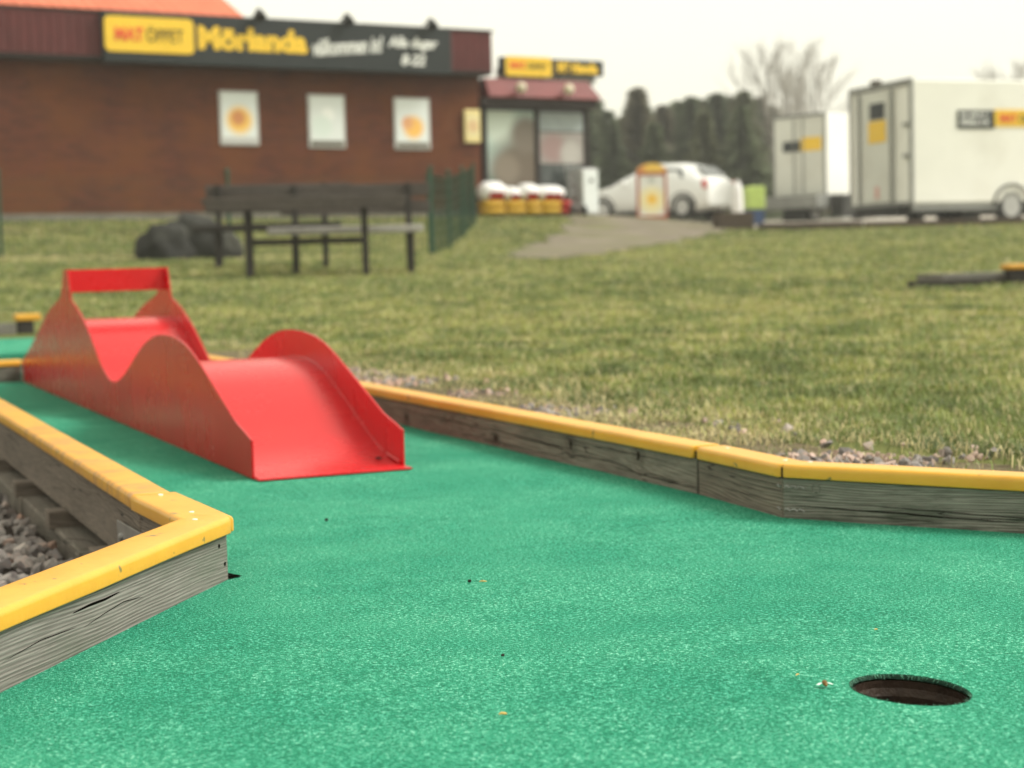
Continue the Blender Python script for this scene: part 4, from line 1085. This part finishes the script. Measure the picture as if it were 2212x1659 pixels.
# ------------------------------------------------------------------ fence
def fence(pts, label, hgt=1.0):
    p0_ = pts[0]; o = thing('wire_fence', TR(p0_.x, p0_.y, T(p0_)), label, 'fence')
    z0 = T(p0_)
    for a, b in zip(pts[:-1], pts[1:]):
        n_ = max(1, round((b - a).length / 2.4))
        for k in range(n_):
            q0 = a.lerp(b, k / n_) - p0_; q1 = a.lerp(b, (k + 1) / n_) - p0_
            g0 = T(q0 + p0_) - z0; g1 = T(q1 + p0_) - z0
            pn = MB(); L_ = (q1 - q0).length; nv = int(L_ / .06)
            for i in range(nv + 1):
                q = q0.lerp(q1, i / nv); g = g0 + (g1 - g0) * i / nv
                pn.add([(q.x - .002, q.y, g + .03), (q.x + .002, q.y, g + .03), (q.x + .002, q.y, g + hgt), (q.x - .002, q.y, g + hgt)], [(0, 1, 2, 3)])
                pn.add([(q.x, q.y - .002, g + .03), (q.x, q.y + .002, g + .03), (q.x, q.y + .002, g + hgt), (q.x, q.y - .002, g + hgt)], [(0, 1, 2, 3)])
            for i in range(8):
                zz = .05 + (hgt - .06) * i / 7; pn.bar((q0.x, q0.y, g0 + zz), (q1.x, q1.y, g1 + zz), .004)
            part(pn, 'wire_panel', 'green_wire', o)
            part(MB().tube([(q0.x, q0.y, g0 - .2), (q0.x, q0.y, g0 + hgt + .06)], .024, 8), 'post', 'green_wire', o)
            part(MB().tube([(q0.x, q0.y, g0 + hgt + .06), (q0.x, q0.y, g0 + hgt + .085), (q0.x, q0.y, g0 + hgt + .11)], [.034, .034, .012], 8), 'post_cap', 'green_wire', o)
    q = pts[-1] - p0_; g = T(pts[-1]) - z0
    part(MB().tube([(q.x, q.y, g - .2), (q.x, q.y, g + hgt + .06)], .024, 8), 'post', 'green_wire', o)
def flat(px, py, d): p = at(px, py, d); return Vector((p.x, p.y, 0))
fence([flat(-160, 560, 20.6), flat(4, 558, 20.6), flat(498, 560, 20.6), flat(930, 540, 21.0)], 'green wire fence running past the boulders behind the picnic furniture')
fence([flat(935, 538, 21.1), flat(1026, 495, 29.0)], 'green wire fence running from the picnic furniture to the shop corner', 1.02)

# boulders
def rock(px, py, d, sx_, sy_, sz_, seed, label):
    p = at(px, py, d); bm = bmesh.new(); bmesh.ops.create_icosphere(bm, subdivisions=4, radius=1)
    for v in bm.verts:
        n_ = v.co.normalized(); k = 1 + .28 * mnoise.noise(n_ * 1.3 + Vector((seed, 0, 0))) + .14 * mnoise.noise(n_ * 3.1 + Vector((0, seed, 0))) + .05 * mnoise.noise(n_ * 8)
        v.co = Vector((n_.x * sx_ * k, n_.y * sy_ * k, max(-.12, n_.z * sz_ * k)))
    me = bpy.data.meshes.new('boulder'); bm.to_mesh(me); bm.free(); me.materials.append(M['rock'])
    me.polygons.foreach_set('use_smooth', [True] * len(me.polygons))
    o = link('boulder', me, None, (p.x, p.y, T(p) + .02)); o.rotation_euler = (0, 0, seed); tag(o, label, 'boulder')
rock(365, 540, 20.0, .40, .36, .42, .4, 'dark grey-topped boulder on the lawn by the wire fence')
rock(430, 540, 20.2, .40, .34, .55, 2.7, 'taller black boulder wedged between two lower ones by the fence')
rock(478, 540, 20.3, .26, .26, .36, 5.1, 'smallest black boulder nearest the picnic furniture')

# picnic furniture --------------------------------------------------------
def gl(px, py, d):
    p = at(px, py, d); return Vector((p.x, p.y, T(p)))
M['wood_plank'] = mat_wood('grey_brown_plank', (.040, .034, .029), (.12, .102, .09), None, knots=False)
def plank(o, x0, x1, y0, y1, z0, z1, mat='wood_dark', name='plank'):
    cx, cyy, cz_ = (x0 + x1) / 2, (y0 + y1) / 2, (z0 + z1) / 2
    return part(MB().box(x0 - cx, x1 - cx, y0 - cyy, y1 - cyy, z0 - cz_, z1 - cz_), name, mat, o, (cx, cyy, cz_), bevel=.006, seg=1)
P0 = gl(670, 596, 15.4)
tb = thing('picnic_table', frame(84, P0), 'dark wooden picnic table in front of the backrest benches', 'table')
for k in range(4): plank(tb, -.95, .90, -.30 + k * .155, -.30 + k * .155 + .14, .68, .73, 'wood_plank', 'top_plank')
plank(tb, -.92, .88, -.315, -.305, .615, .735, 'wood_plank', name='apron')
for x in (-.55, .52):
    for y in (-.22, .22): plank(tb, x - .028, x + .028, y - .035, y + .035, -.12, .68, name='leg')
    plank(tb, x - .02, x + .02, -.185, .185, .60, .68, name='cross_rail')
plank(tb, -.52, .49, -.02, .02, .30, .36, name='stretcher')
def bench(px, py, d, xl, xr, legs, label, seatmat, zoff=0):
    B0 = gl(px, py, d); o = thing('backrest_bench', frame(84, B0), label, 'bench')
    for k in range(3): plank(o, xl, xr, -.20 + k * .135, -.20 + k * .135 + .12, .385, .455, seatmat, 'seat_plank')
    for z0, z1 in ((.58, .705), (.745, .875)): plank(o, xl + .12, xr + .10, .235, .27, z0, z1, 'wood_plank', name='back_plank')
    for x in legs:
        plank(o, x - .03, x + .03, -.17, -.10, -.12, .385, name='front_leg')
        plank(o, x - .03, x + .03, .185, .234, -.15, .88, name='rear_leg')
        plank(o, x - .025, x + .025, -.10, .185, .31, .384, name='seat_rail')
M['wood_seat'] = mat_wood('pale_seat_wood', (.30, .28, .26), (.62, .60, .57), None, knots=False)  # seat planks much paler than the other furniture wood
bench(765, 592, 16.2, -.82, .68, (-.56, .56), 'dark bench with pale seat planks behind the picnic table, nearer the wire fence end', 'wood_seat')
bench(590, 588, 17.2, -.80, .72, (-.55, .55), 'dark backrest bench behind the picnic table beside the smallest boulder', 'wood_dark')

# ------------------------------------------------------------------ trees
def conifer_mesh(seed, H, R):
    r = np.random.default_rng(seed); V = []; Cc = []
    n = 6500
    t_ = r.random(n) ** .75; z = H * (.06 + .94 * (1 - t_)) ; rad = R * (t_ ** 1.35) * (.55 + .5 * r.random(n)); a = r.random(n) * 2 * np.pi
    layer = .75 + .25 * np.sin(z * 5.5 + 1.5 * np.sin(a * 3 + seed)); lobes = .8 + .28 * np.sin(a * 5 + seed + z * .8)
    rad = rad * layer * lobes; fill = r.random(n) ** .5; rad *= fill
    P = np.stack([rad * np.cos(a), rad * np.sin(a), z - .25 * rad], -1)
    d = np.stack([np.cos(a), np.sin(a), -.35 + .3 * r.random(n)], -1); d /= np.linalg.norm(d, axis=1)[:, None]
    s_ = np.cross(d, r.normal(size=(n, 3))); s_ /= np.linalg.norm(s_, axis=1)[:, None]
    ln = (.22 + .34 * r.random(n))[:, None] * (H / 8); wd = ln * .26
    V = np.stack([P - s_ * wd, P + s_ * wd, P + d * ln], 1).reshape(-1, 3)
    me = bpy.data.meshes.new('crown'); me.from_pydata(V.tolist(), [], [(3 * i, 3 * i + 1, 3 * i + 2) for i in range(n)]); me.update()
    base = np.array([[.115, .145, .085], [.14, .155, .090], [.105, .135, .080], [.155, .145, .10], [.12, .15, .085]][seed % 5]); c = base * (.5 + .9 * r.random((n, 1))) + np.array([.012, .008, .0]) * r.random((n, 1))
    col = np.ones((n, 3, 4)); col[:, :, :3] = c[:, None]
    at_ = me.color_attributes.new('tint', 'FLOAT_COLOR', 'POINT'); at_.data.foreach_set('color', col.reshape(-1).astype(np.float32)); me.materials.append(M['needle']); return me
CM = [conifer_mesh(50 + i, 8.0, 2.9 + .3 * i) for i in range(5)]
trunk = MB().tube([(0, 0, -.3), (0, 0, 3), (0, 0, 7.6)], [.16, .11, .02], 8).mesh('trunk', M['bark'], 60)
# (x pixel, y of the top, depth)
tl = [(1262, 222, 66), (1285, 214, 72), (1312, 236, 70), (1345, 250, 74), (1376, 186, 66), (1405, 240, 74), (1432, 224, 69), (1462, 216, 76), (1492, 206, 68), (1520, 212, 74), (1548, 198, 70), (1578, 206, 76), (1606, 194, 68), (1640, 206, 74), (1672, 226, 78), (1710, 262, 80), (1752, 258, 77), (1322, 262, 60), (1412, 262, 60), (1520, 236, 60), (1600, 228, 60)]
tl += [(px + 15, (py + tl[min(i + 1, 15)][1]) / 2 + 10, d + 5) for i, (px, py, d) in enumerate(tl[:15])]
for i, (px, py, d) in enumerate(tl):
    p = at(px, py, d); g = T(p); H = (p.z - g) * .99; k = H / 8.0
    o = thing('conifer_tree', TR(p.x, p.y, g) @ Matrix.Rotation(i * 1.7, 4, 'Z') @ Matrix.Diagonal((k * 1.4, k * 1.4, k, 1)), 'dark green conifer in the tree line behind the white car' if i != 4 else 'pointed dark conifer rising above its neighbours in the tree line', 'tree', 'conifers in the tree line' if i != 4 else None)
    link('trunk', trunk, o); link('crown', CM[(i * 2 + i // 5) % 5], o)
def bare_tree(p, H, seed, label, spread=.5, group=None):
    r = random.Random(seed); g = T(p); o = thing('bare_tree', TR(p.x, p.y, g), label, 'tree', group)
    tk = MB(); tk.tube([(0, 0, -.2), (r.uniform(-.1, .1), 0, H * .4), (r.uniform(-.2, .2), .1, H * .75), (r.uniform(-.3, .3), 0, H)], [H * .016, H * .011, H * .006, .01], 7)
    part(tk, 'trunk', 'bark', o)
    br = MB()
    def grow(a, d, ln, rad, lev):
        mid = a + d * ln * .5 + Vector((r.uniform(-.05, .05), r.uniform(-.05, .05), 0)) * ln; b = a + d * ln + Vector((0, 0, .08 * ln))
        br.tube([a, mid, b], [rad, rad * .7, rad * .35], 4, cap=False)
        if lev < 3:
            for _ in range(5 if lev < 2 else 6):
                q = a.lerp(b, r.uniform(.3, 1)); e = (d + Vector((r.uniform(-1, 1), r.uniform(-1, 1), r.uniform(-.3, .9))) * .75).normalized()
                grow(q, e, ln * r.uniform(.4, .62), max(rad * .5, .007), lev + 1)
    for k in range(14):
        z = H * r.uniform(.30, .92); a = r.uniform(0, 6.28); up_ = r.uniform(.6, 1.4)
        grow(Vector((0, 0, z)), Vector((math.cos(a) * spread, math.sin(a) * spread, up_ * .7)).normalized(), (H - z) * .45 + .7, H * .0035 + .008, 1)
    part(br, 'crown', 'twig', o)
for i, (px, py, d, lb) in enumerate(((1655, 108, 72, 'tall bare birch standing behind the end of the conifer row'), (1722, 118, 70, 'bare birch with a round crown above the small trailer'), (1765, 150, 72, 'slim bare birch just above the roof edge of the small trailer'), (1695, 190, 66, 'low bare shrubby tree behind the small trailer'))):
    p = at(px, py, d); bare_tree(p, p.z - T(p), 20 + i, lb, .42)
p = at(2195, 130, 80); bare_tree(p, p.z - T(p), 77, 'bare tree with only its top showing over the big white trailer', .8)

# ------------------------------------------------------------------ trailers
corner = at(1970, 486, 32.0)
tz = T(corner) + .02
def trailer(o, L_, Wd, z0, z1, rear_detail=True):
    """local x along the side (to the right), local y along the rear face (away)"""
    part(MB().box(0, L_, 0, Wd, z0, z1), 'box_body', 'trailer', o, bevel=.03, seg=2)
TM = frame(70, Vector((corner.x, corner.y, tz)))
ppm = FPX / 32.0
zb_ = at(1970, 440, 32.0).z - tz; zt_ = at(1970, 170, 32.0).z - tz
bt = thing('box_trailer', TM, 'big white box trailer with sign strips and a rear door, parked at the lawn edge', 'trailer')
TL, TW = 6.2, 2.15
trailer(bt, TL, TW, zb_, zt_)
for y in (.0, TW): part(MB().box(-.035, .04, y - .03, y + .03, zb_ - .02, zt_ + .02), 'corner_post', 'galv', bt, bevel=.008, seg=1)
part(MB().box(-.036, .02, .03, TW - .03, zt_ - .10, zt_ + .015), 'top_rail', 'galv', bt)
part(MB().box(-.036, .02, .03, TW - .03, zb_ - .02, zb_ + .05), 'bottom_rail', 'galv', bt)
dy0, dy1 = TW * .30, TW * .80
dr = part(MB().box(-.03, -.001, dy0, dy1, zb_ + .06, zt_ - .14), 'rear_door', 'trailer_door', bt, bevel=.01, seg=1)
for y in (dy0 - .05, dy1 + .05): part(MB().tube([(-.06, y, zb_ + .06), (-.06, y, zt_ - .14)], .035, 8), 'locking_bar', 'galv', dr)
part(MB().box(-.045, -.031, dy0 + .22, dy0 + .75, zb_ + 1.45 + .26, zb_ + 1.45 + .58), 'dark_notice', 'signblack', dr)
part(MB().box(-.045, -.031, dy0 + .18, dy0 + .80, zb_ + 1.25, zb_ + 1.45 + .23), 'yellow_notice', 'yellow', dr)
part(MB().box(-.045, -.031, dy0 + .45, dy0 + .57, zb_ + .15, zb_ + .38), 'red_sticker', mat_blotch('pink_sticker', (.60, .30, .26), []), dr)
part(MB().box(-.10, .02, TW * .48, TW * .60, zt_ + .016, zt_ + .09), 'marker_lamp', 'brown', bt, bevel=.01)
for z in (.9, 1.5): part(MB().box(-.06, -.001, .06, .22, zb_ + z, zb_ + z + .06), 'latch', 'galv', bt)
def side_hit(px, py): return hit(px, py, TM, -.01)
a, zt2 = side_hit(2068, 238); b, zb2 = side_hit(2148, 278)
part(MB().box(a, b, -.016, -.001, zb2, zt2), 'dark_panel', 'signblack', bt)
for row, zz in (('upper_row', .62), ('lower_row', .22)):
    mbx = MB(); xx = a + (b - a) * .08; rr_ = random.Random(row)
    while xx < b - (b - a) * .12:
        ww = rr_.uniform(.03, .06); mbx.box(xx, xx + ww, -.019, -.0165, zb2 + (zt2 - zb2) * zz, zb2 + (zt2 - zb2) * (zz + rr_.choice((.16, .24, .24)))); xx += ww + rr_.choice((.014, .014, .05))
    part(mbx, 'white_lettering', 'whiteletter', bt)
yp = part(MB().box(b + .01, b + 1.25, -.016, -.001, zb2 + .04, zt2 + .02), 'yellow_panel', 'yellow', bt)
letters('MAT', 'redletter', yp, b + .33, -.019, (zb2 + zt2) / 2 + .03, .40, .17, .012); letters('ÖPPET', 'darkletter', yp, b + .86, -.019, (zb2 + zt2) / 2 + .03, .55, .19, .002)
wx, wz = side_hit(2186, 452)
def wheel(o, x, y, r, wd=.2, name='wheel'):
    e = bpy.data.objects.new(name, None); COL.objects.link(e); e.parent = o; e.location = (x, y, r)
    part(MB().loft([[(rr_ * math.cos(q), yy, rr_ * math.sin(q)) for q in np.linspace(0, 2 * math.pi, 28, endpoint=False)] for rr_, yy in ((r * .62, -wd / 2), (r * .93, -wd / 2), (r, -wd / 3), (r, wd / 3), (r * .93, wd / 2), (r * .62, wd / 2))]), 'tyre', 'tyre', e, smooth=40)
    part(MB().loft([[(rr_ * math.cos(q), yy, rr_ * math.sin(q)) for q in np.linspace(0, 2 * math.pi, 20, endpoint=False)] for rr_, yy in ((r * .62, -wd / 2 - .002), (r * .55, -wd / 2 + .03), (r * .2, -wd / 2 + .02), (r * .18, -wd / 2 - .01), (.001, -wd / 2 - .01))]), 'rim', 'rim', e, smooth=40)
    return e
for x in (wx, wx + .78): wheel(bt, x, .10, .33)
wheel(bt, wx, TW - .10, .33)
ar = MB()
th_ = np.linspace(0, math.pi, 14)
for xx in (wx, wx + .78):
    ar.loft([[(xx + rr_ * math.cos(q), yy, .34 + rr_ * math.sin(q)) for q in th_] for rr_, yy in ((.40, -.03), (.44, -.03), (.44, .24), (.40, .24))], cap=False, close=False)
part(ar, 'mudguard', 'chassis', bt)
part(MB().box(.05, TL, .02, .12, zb_ - .14, zb_ - .001), 'side_rail', 'galv', bt)
part(MB().box(.2, TL + .8, TW * .4, TW * .6, zb_ - .22, zb_ - .01), 'drawbar', 'chassis', bt)
for xx in (.28, 1.25): part(MB().box(xx, xx + (.42 if xx > 1 else .10), .15, .6, -.02, zb_ - .01), 'support_leg', 'chassis', bt)
part(MB().box(-.12, -.02, .3, TW - .3, zb_ - .20, zb_ - .06), 'lamp_bar', 'chassis', bt)
part(MB().box(-.02, .08, .15, TW - .15, zb_ - .22, zb_ - .021), 'rear_beam', 'chassis', bt)
# small trailer
c2 = at(1786, 470, 44.0); z2 = T(c2) + .03
M2 = frame(46, Vector((c2.x, c2.y, z2)))
st = thing('small_trailer', M2, 'small white box trailer with twin rear doors and a grey tailboard behind the big trailer', 'trailer')
h0 = at(1788, 420, 44).z - z2; h1 = at(1788, 243, 44).z - z2
a_, _ = 0, 0
SW = 1.72
M2r = frame(64, Vector((c2.x, c2.y, z2)))
part(MB().box(0, 3.0, 0, SW, h0, h1), 'box_body', 'trailer', st, bevel=.02, seg=1)
for y in (.02, SW - .02): part(MB().box(-.03, .03, y - .025, y + .025, h0, h1 + .01), 'corner_post', 'galv', st)
part(MB().box(-.04, .03, 0.05, SW - .05, h1 - .06, h1 + .02), 'top_rail', 'galv', st)
for y0, y1 in ((.07, SW / 2 - .03), (SW / 2 + .03, SW - .07)):
    dd = part(MB().box(-.025, -.001, y0, y1, h0 + .03, h1 - .09), 'rear_door', 'trailer_door', st)
    part(MB().tube([(-.04, (y0 * .15 + y1 * .85) if y0 < .5 else (y0 * .85 + y1 * .15), h0 + .03), (-.04, (y0 * .15 + y1 * .85) if y0 < .5 else (y0 * .85 + y1 * .15), h1 - .1)], .02, 6), 'locking_bar', 'galv', dd)
zs = h0 + (h1 - h0) * .55
part(MB().box(-.036, -.026, .12, SW * .46, zs, zs + .36), 'yellow_notice', 'yellow', st)
part(MB().box(-.036, -.026, SW * .47, SW * .80, zs, zs + .28), 'dark_notice', 'signblack', st)
part(MB().box(-.50, 3.0, -.05, SW + .05, h0 - .35, h0 - .005), 'tailboard', 'galv', st, bevel=.01)
part(MB().box(.1, .9, -.45, -.06, .1, h0 - .02), 'side_locker', 'chassis', st)
for y in (.1, SW - .1): wheel(st, 1.6, y, .30)
part(MB().box(-.3, -.15, SW * .3, SW * .7, -.05, h0 - .35), 'rear_leg', 'chassis', st)

# timber edging, brown crate, blue bin
e0 = at(1640, 498, 30.6); e1 = at(2320, 494, 31.0)
o = thing('timber_edging', TR(e0.x, e0.y, T(e0)) @ Matrix.Rotation(math.atan2(e1.y - e0.y, e1.x - e0.x), 4, 'Z'), 'low dark timber edging between the lawn and the trailers', 'edging')
LL = (e1 - e0).length
k = 0; x = .0
while x < LL:
    pq = e0 + (e1 - e0) * (x / LL)
    part(MB().box(x, x + 1.95, 0, .14, T(pq) - T(e0) - .15, T(pq) - T(e0) + .13), 'sleeper', 'brown', o, bevel=.012, seg=1); x += 2.0
b0 = gl(1592, 492, 31.0); bx_ = thing('wooden_crate', frame(78, b0), 'low brown wooden crate at the end of the timber edging', 'crate')
for k in range(3): part(MB().box(-.34, .34, 0, .03, -.06 + k * .125, .055 + k * .125), 'slat', 'brown', bx_, bevel=.006, seg=1)
for x in (-.32, .32): part(MB().box(x - .02, x + .02, .031, .40, -.08, .33), 'side_panel', 'brown', bx_)
part(MB().box(-.30, .30, .40, .43, -.08, .33), 'back_panel', 'brown', bx_)
b0 = gl(1634, 464, 38.0); bn = thing('waste_bin', frame(78, b0), 'blue waste bin with a lime green lid panel beside the small trailer', 'bin')
hb = at(1632, 402, 38).z - b0.z
part(MB().loft([[(-.16, 0, .03), (.18, 0, .03), (.18, .36, .03), (-.16, .36, .03)], [(-.19, -.03, hb * .415), (.20, -.03, hb * .415), (.20, .38, hb * .415), (-.19, .38, hb * .415)]]), 'body', 'blue', bn, bevel=.02)
part(MB().box(-.19, .21, -.05, .40, hb * .42, hb), 'lime_lid', 'lime', bn, bevel=.04, seg=3)
b0 = gl(1600, 462, 37.6); sk = thing('white_sack', frame(78, b0), 'white rounded sack standing beside the blue waste bin', 'sack')
hb = at(1594, 392, 37.6).z - b0.z
rg = [[(rr_ * math.cos(q), .2 + rr_ * math.sin(q), z) for q in np.linspace(0, 2 * math.pi, 14, endpoint=False)] for z, rr_ in ((0.0, .08), (.1, .12), (hb * .4, .135), (hb * .75, .12), (hb * .93, .09), (hb, .04))]
part(MB().loft(rg), 'bag', 'sack_w', sk, smooth=60); part(MB().tube([(0, .2, hb - .01), (0, .2, hb + .05)], [.04, .06], 8), 'tied_neck', 'sack_w', sk)

# ------------------------------------------------------------------ white car
cb = at(1424, 468, 46.0)
CMx = frame(127, Vector((cb.x, cb.y, T(cb) + .03)))
car = thing('parked_car', CMx, 'white hatchback car parked on the gravel behind the pavement sign', 'car')
# stations: x from front (-) to rear (+); (x, half width, floor, belt z, roof z, roof half width)
stn = [(-2.02, .55, .38, .62, .64, .45), (-1.90, .80, .26, .74, .76, .66), (-1.45, .87, .22, .88, .90, .72), (-1.05, .88, .22, .95, .98, .72), (-.55, .88, .22, .97, 1.28, .62), (-.15, .88, .22, .98, 1.47, .58), (.35, .88, .22, .99, 1.53, .57), (.95, .88, .22, 1.01, 1.51, .57), (1.45, .87, .24, 1.03, 1.42, .56), (1.80, .84, .28, 1.02, 1.14, .58), (2.00, .74, .36, .94, .97, .58)]
rings = []
for (x, hw_, z0, zb1, zr, rw) in stn:
    half = [(hw_ * .86, z0), (hw_ * .985, z0 + .10), (hw_, (z0 + zb1) / 2), (hw_ * .97, zb1), ((hw_ * .97 + rw) / 2, (zb1 + zr) / 2), (rw, zr - .05 * (zr > zb1 + .1)), (rw * .75, zr), (0, zr + .015)]
    rings.append([(x, -y, z) for y, z in half] + [(x, y, z) for y, z in reversed(half[:-1])])
part(MB().loft(rings), 'body', 'carpaint', car, smooth=50)
def carwin(pts, name='side_window'):
    for s_ in (-1, 1): part(MB().add([(x, s_ * (y + .012), z) for x, y, z in pts], [tuple(range(len(pts)))]), name, 'carglass', car)
carwin([(-.45, .80, 1.02), (.30, .80, 1.04), (.30, .62, 1.42), (-.10, .63, 1.38)])
carwin([(.36, .80, 1.04), (1.30, .79, 1.08), (1.15, .64, 1.36), (.36, .62, 1.42)])
part(MB().add([(-1.02, -.66, 1.01), (-1.02, .66, 1.01), (-.22, .53, 1.475), (-.22, -.53, 1.475)], [(0, 1, 2, 3)]), 'windscreen', 'carglass', car)
part(MB().add([(1.50, -.50, 1.42), (1.50, .50, 1.42), (1.83, .56, 1.16), (1.83, -.56, 1.16)], [(0, 1, 2, 3)]), 'rear_window', 'carglass', car)
for x in (-1.28, 1.28):
    for y in (-.80, .80): 
        e = wheel(car, x, y, .32, .2 if y < 0 else -.2)
    part(MB().loft([[(x + rr_ * math.cos(q), yy, .33 + rr_ * math.sin(q)) for q in np.linspace(0, math.pi, 14)] for rr_, yy in ((.36, -.888), (.40, -.888), (.40, -.70), (.36, -.70))], cap=False, close=False), 'wheel_arch', 'chassis', car)
for s_ in (-1, 1):
    part(MB().box(-1.95, -1.70, s_ * .72 - .09, s_ * .72 + .09, .66, .78), 'headlight', 'rim', car, bevel=.03)
    part(MB().box(1.80, 1.96, s_ * .70 - .10, s_ * .70 + .10, .78, 1.02), 'tail_light', 'tail', car, bevel=.03)
    part(MB().box(-.62, -.48, s_ * .98 - .09, s_ * .98 + .09, .98, 1.10), 'mirror', 'carpaint', car, bevel=.03)
part(MB().box(-.9, .9, -.86, .86, .16, .24), 'sill', 'chassis', car)

# pavement sign in front of the car
b0 = gl(1409, 463, 40.0); ab = thing('pavement_sign', frame(92, b0), 'red-framed pavement sign with a white and yellow poster in front of the white car', 'sign')
ah = at(1409, 372, 40).z - b0.z; aw = 66 / (FPX / 40) / 2
for (x0, x1, z0, z1) in ((-aw, -aw + .07, .02, ah), (aw - .07, aw, .02, ah), (-aw + .07, aw - .07, .05, .13), (-aw + .07, aw - .07, ah - .08, ah)):
    part(MB().box(x0, x1, 0, .05, z0, z1), 'frame_bar', mat_blotch('sign_frame_red', (.36, .09, .05), []), ab, bevel=.008, seg=1)
part(MB().box(-aw + .06, aw - .06, .015, .035, .11, ah - .06), 'poster_sheet', mat_blotch('pavement_print', (.74, .75, .70), [(0, .50, .40, (.85, .76, .42)), (0, .52, .16, (.88, .55, .06)), (0, .98, .12, (.52, .55, .50))]), ab)
tp = [(aw * 1.0 * math.cos(q), ah + .002 + .22 * math.sin(q)) for q in np.linspace(0, math.pi, 12)]
part(MB().prism(tp, .0, .05), 'rounded_top', mat_blotch('sign_top_print', (.62, .25, .06), [(.06, ah + .1, .30, (.80, .52, .08))]), ab)
part(MB().bar((0, .05, ah - .1), (0, .45, .0), .04), 'rear_strut', 'chassis', ab)

# ------------------------------------------------------------------ thin haze over the whole place
hz = MB().box(-420, 420, -420, 900, -1.4, 13.0)
hm = bpy.data.materials.new('haze_air'); hm.use_nodes = True; hm.node_tree.nodes.clear()
ho = hm.node_tree.nodes.new('ShaderNodeOutputMaterial'); hv = hm.node_tree.nodes.new('ShaderNodeVolumePrincipled')
hv.inputs['Color'].default_value = (.95, .95, .90, 1); hv.inputs['Density'].default_value = .0014
hm.node_tree.links.new(hv.outputs[0], ho.inputs['Volume'])
tag(part(hz, 'haze', hm), kind='stuff')
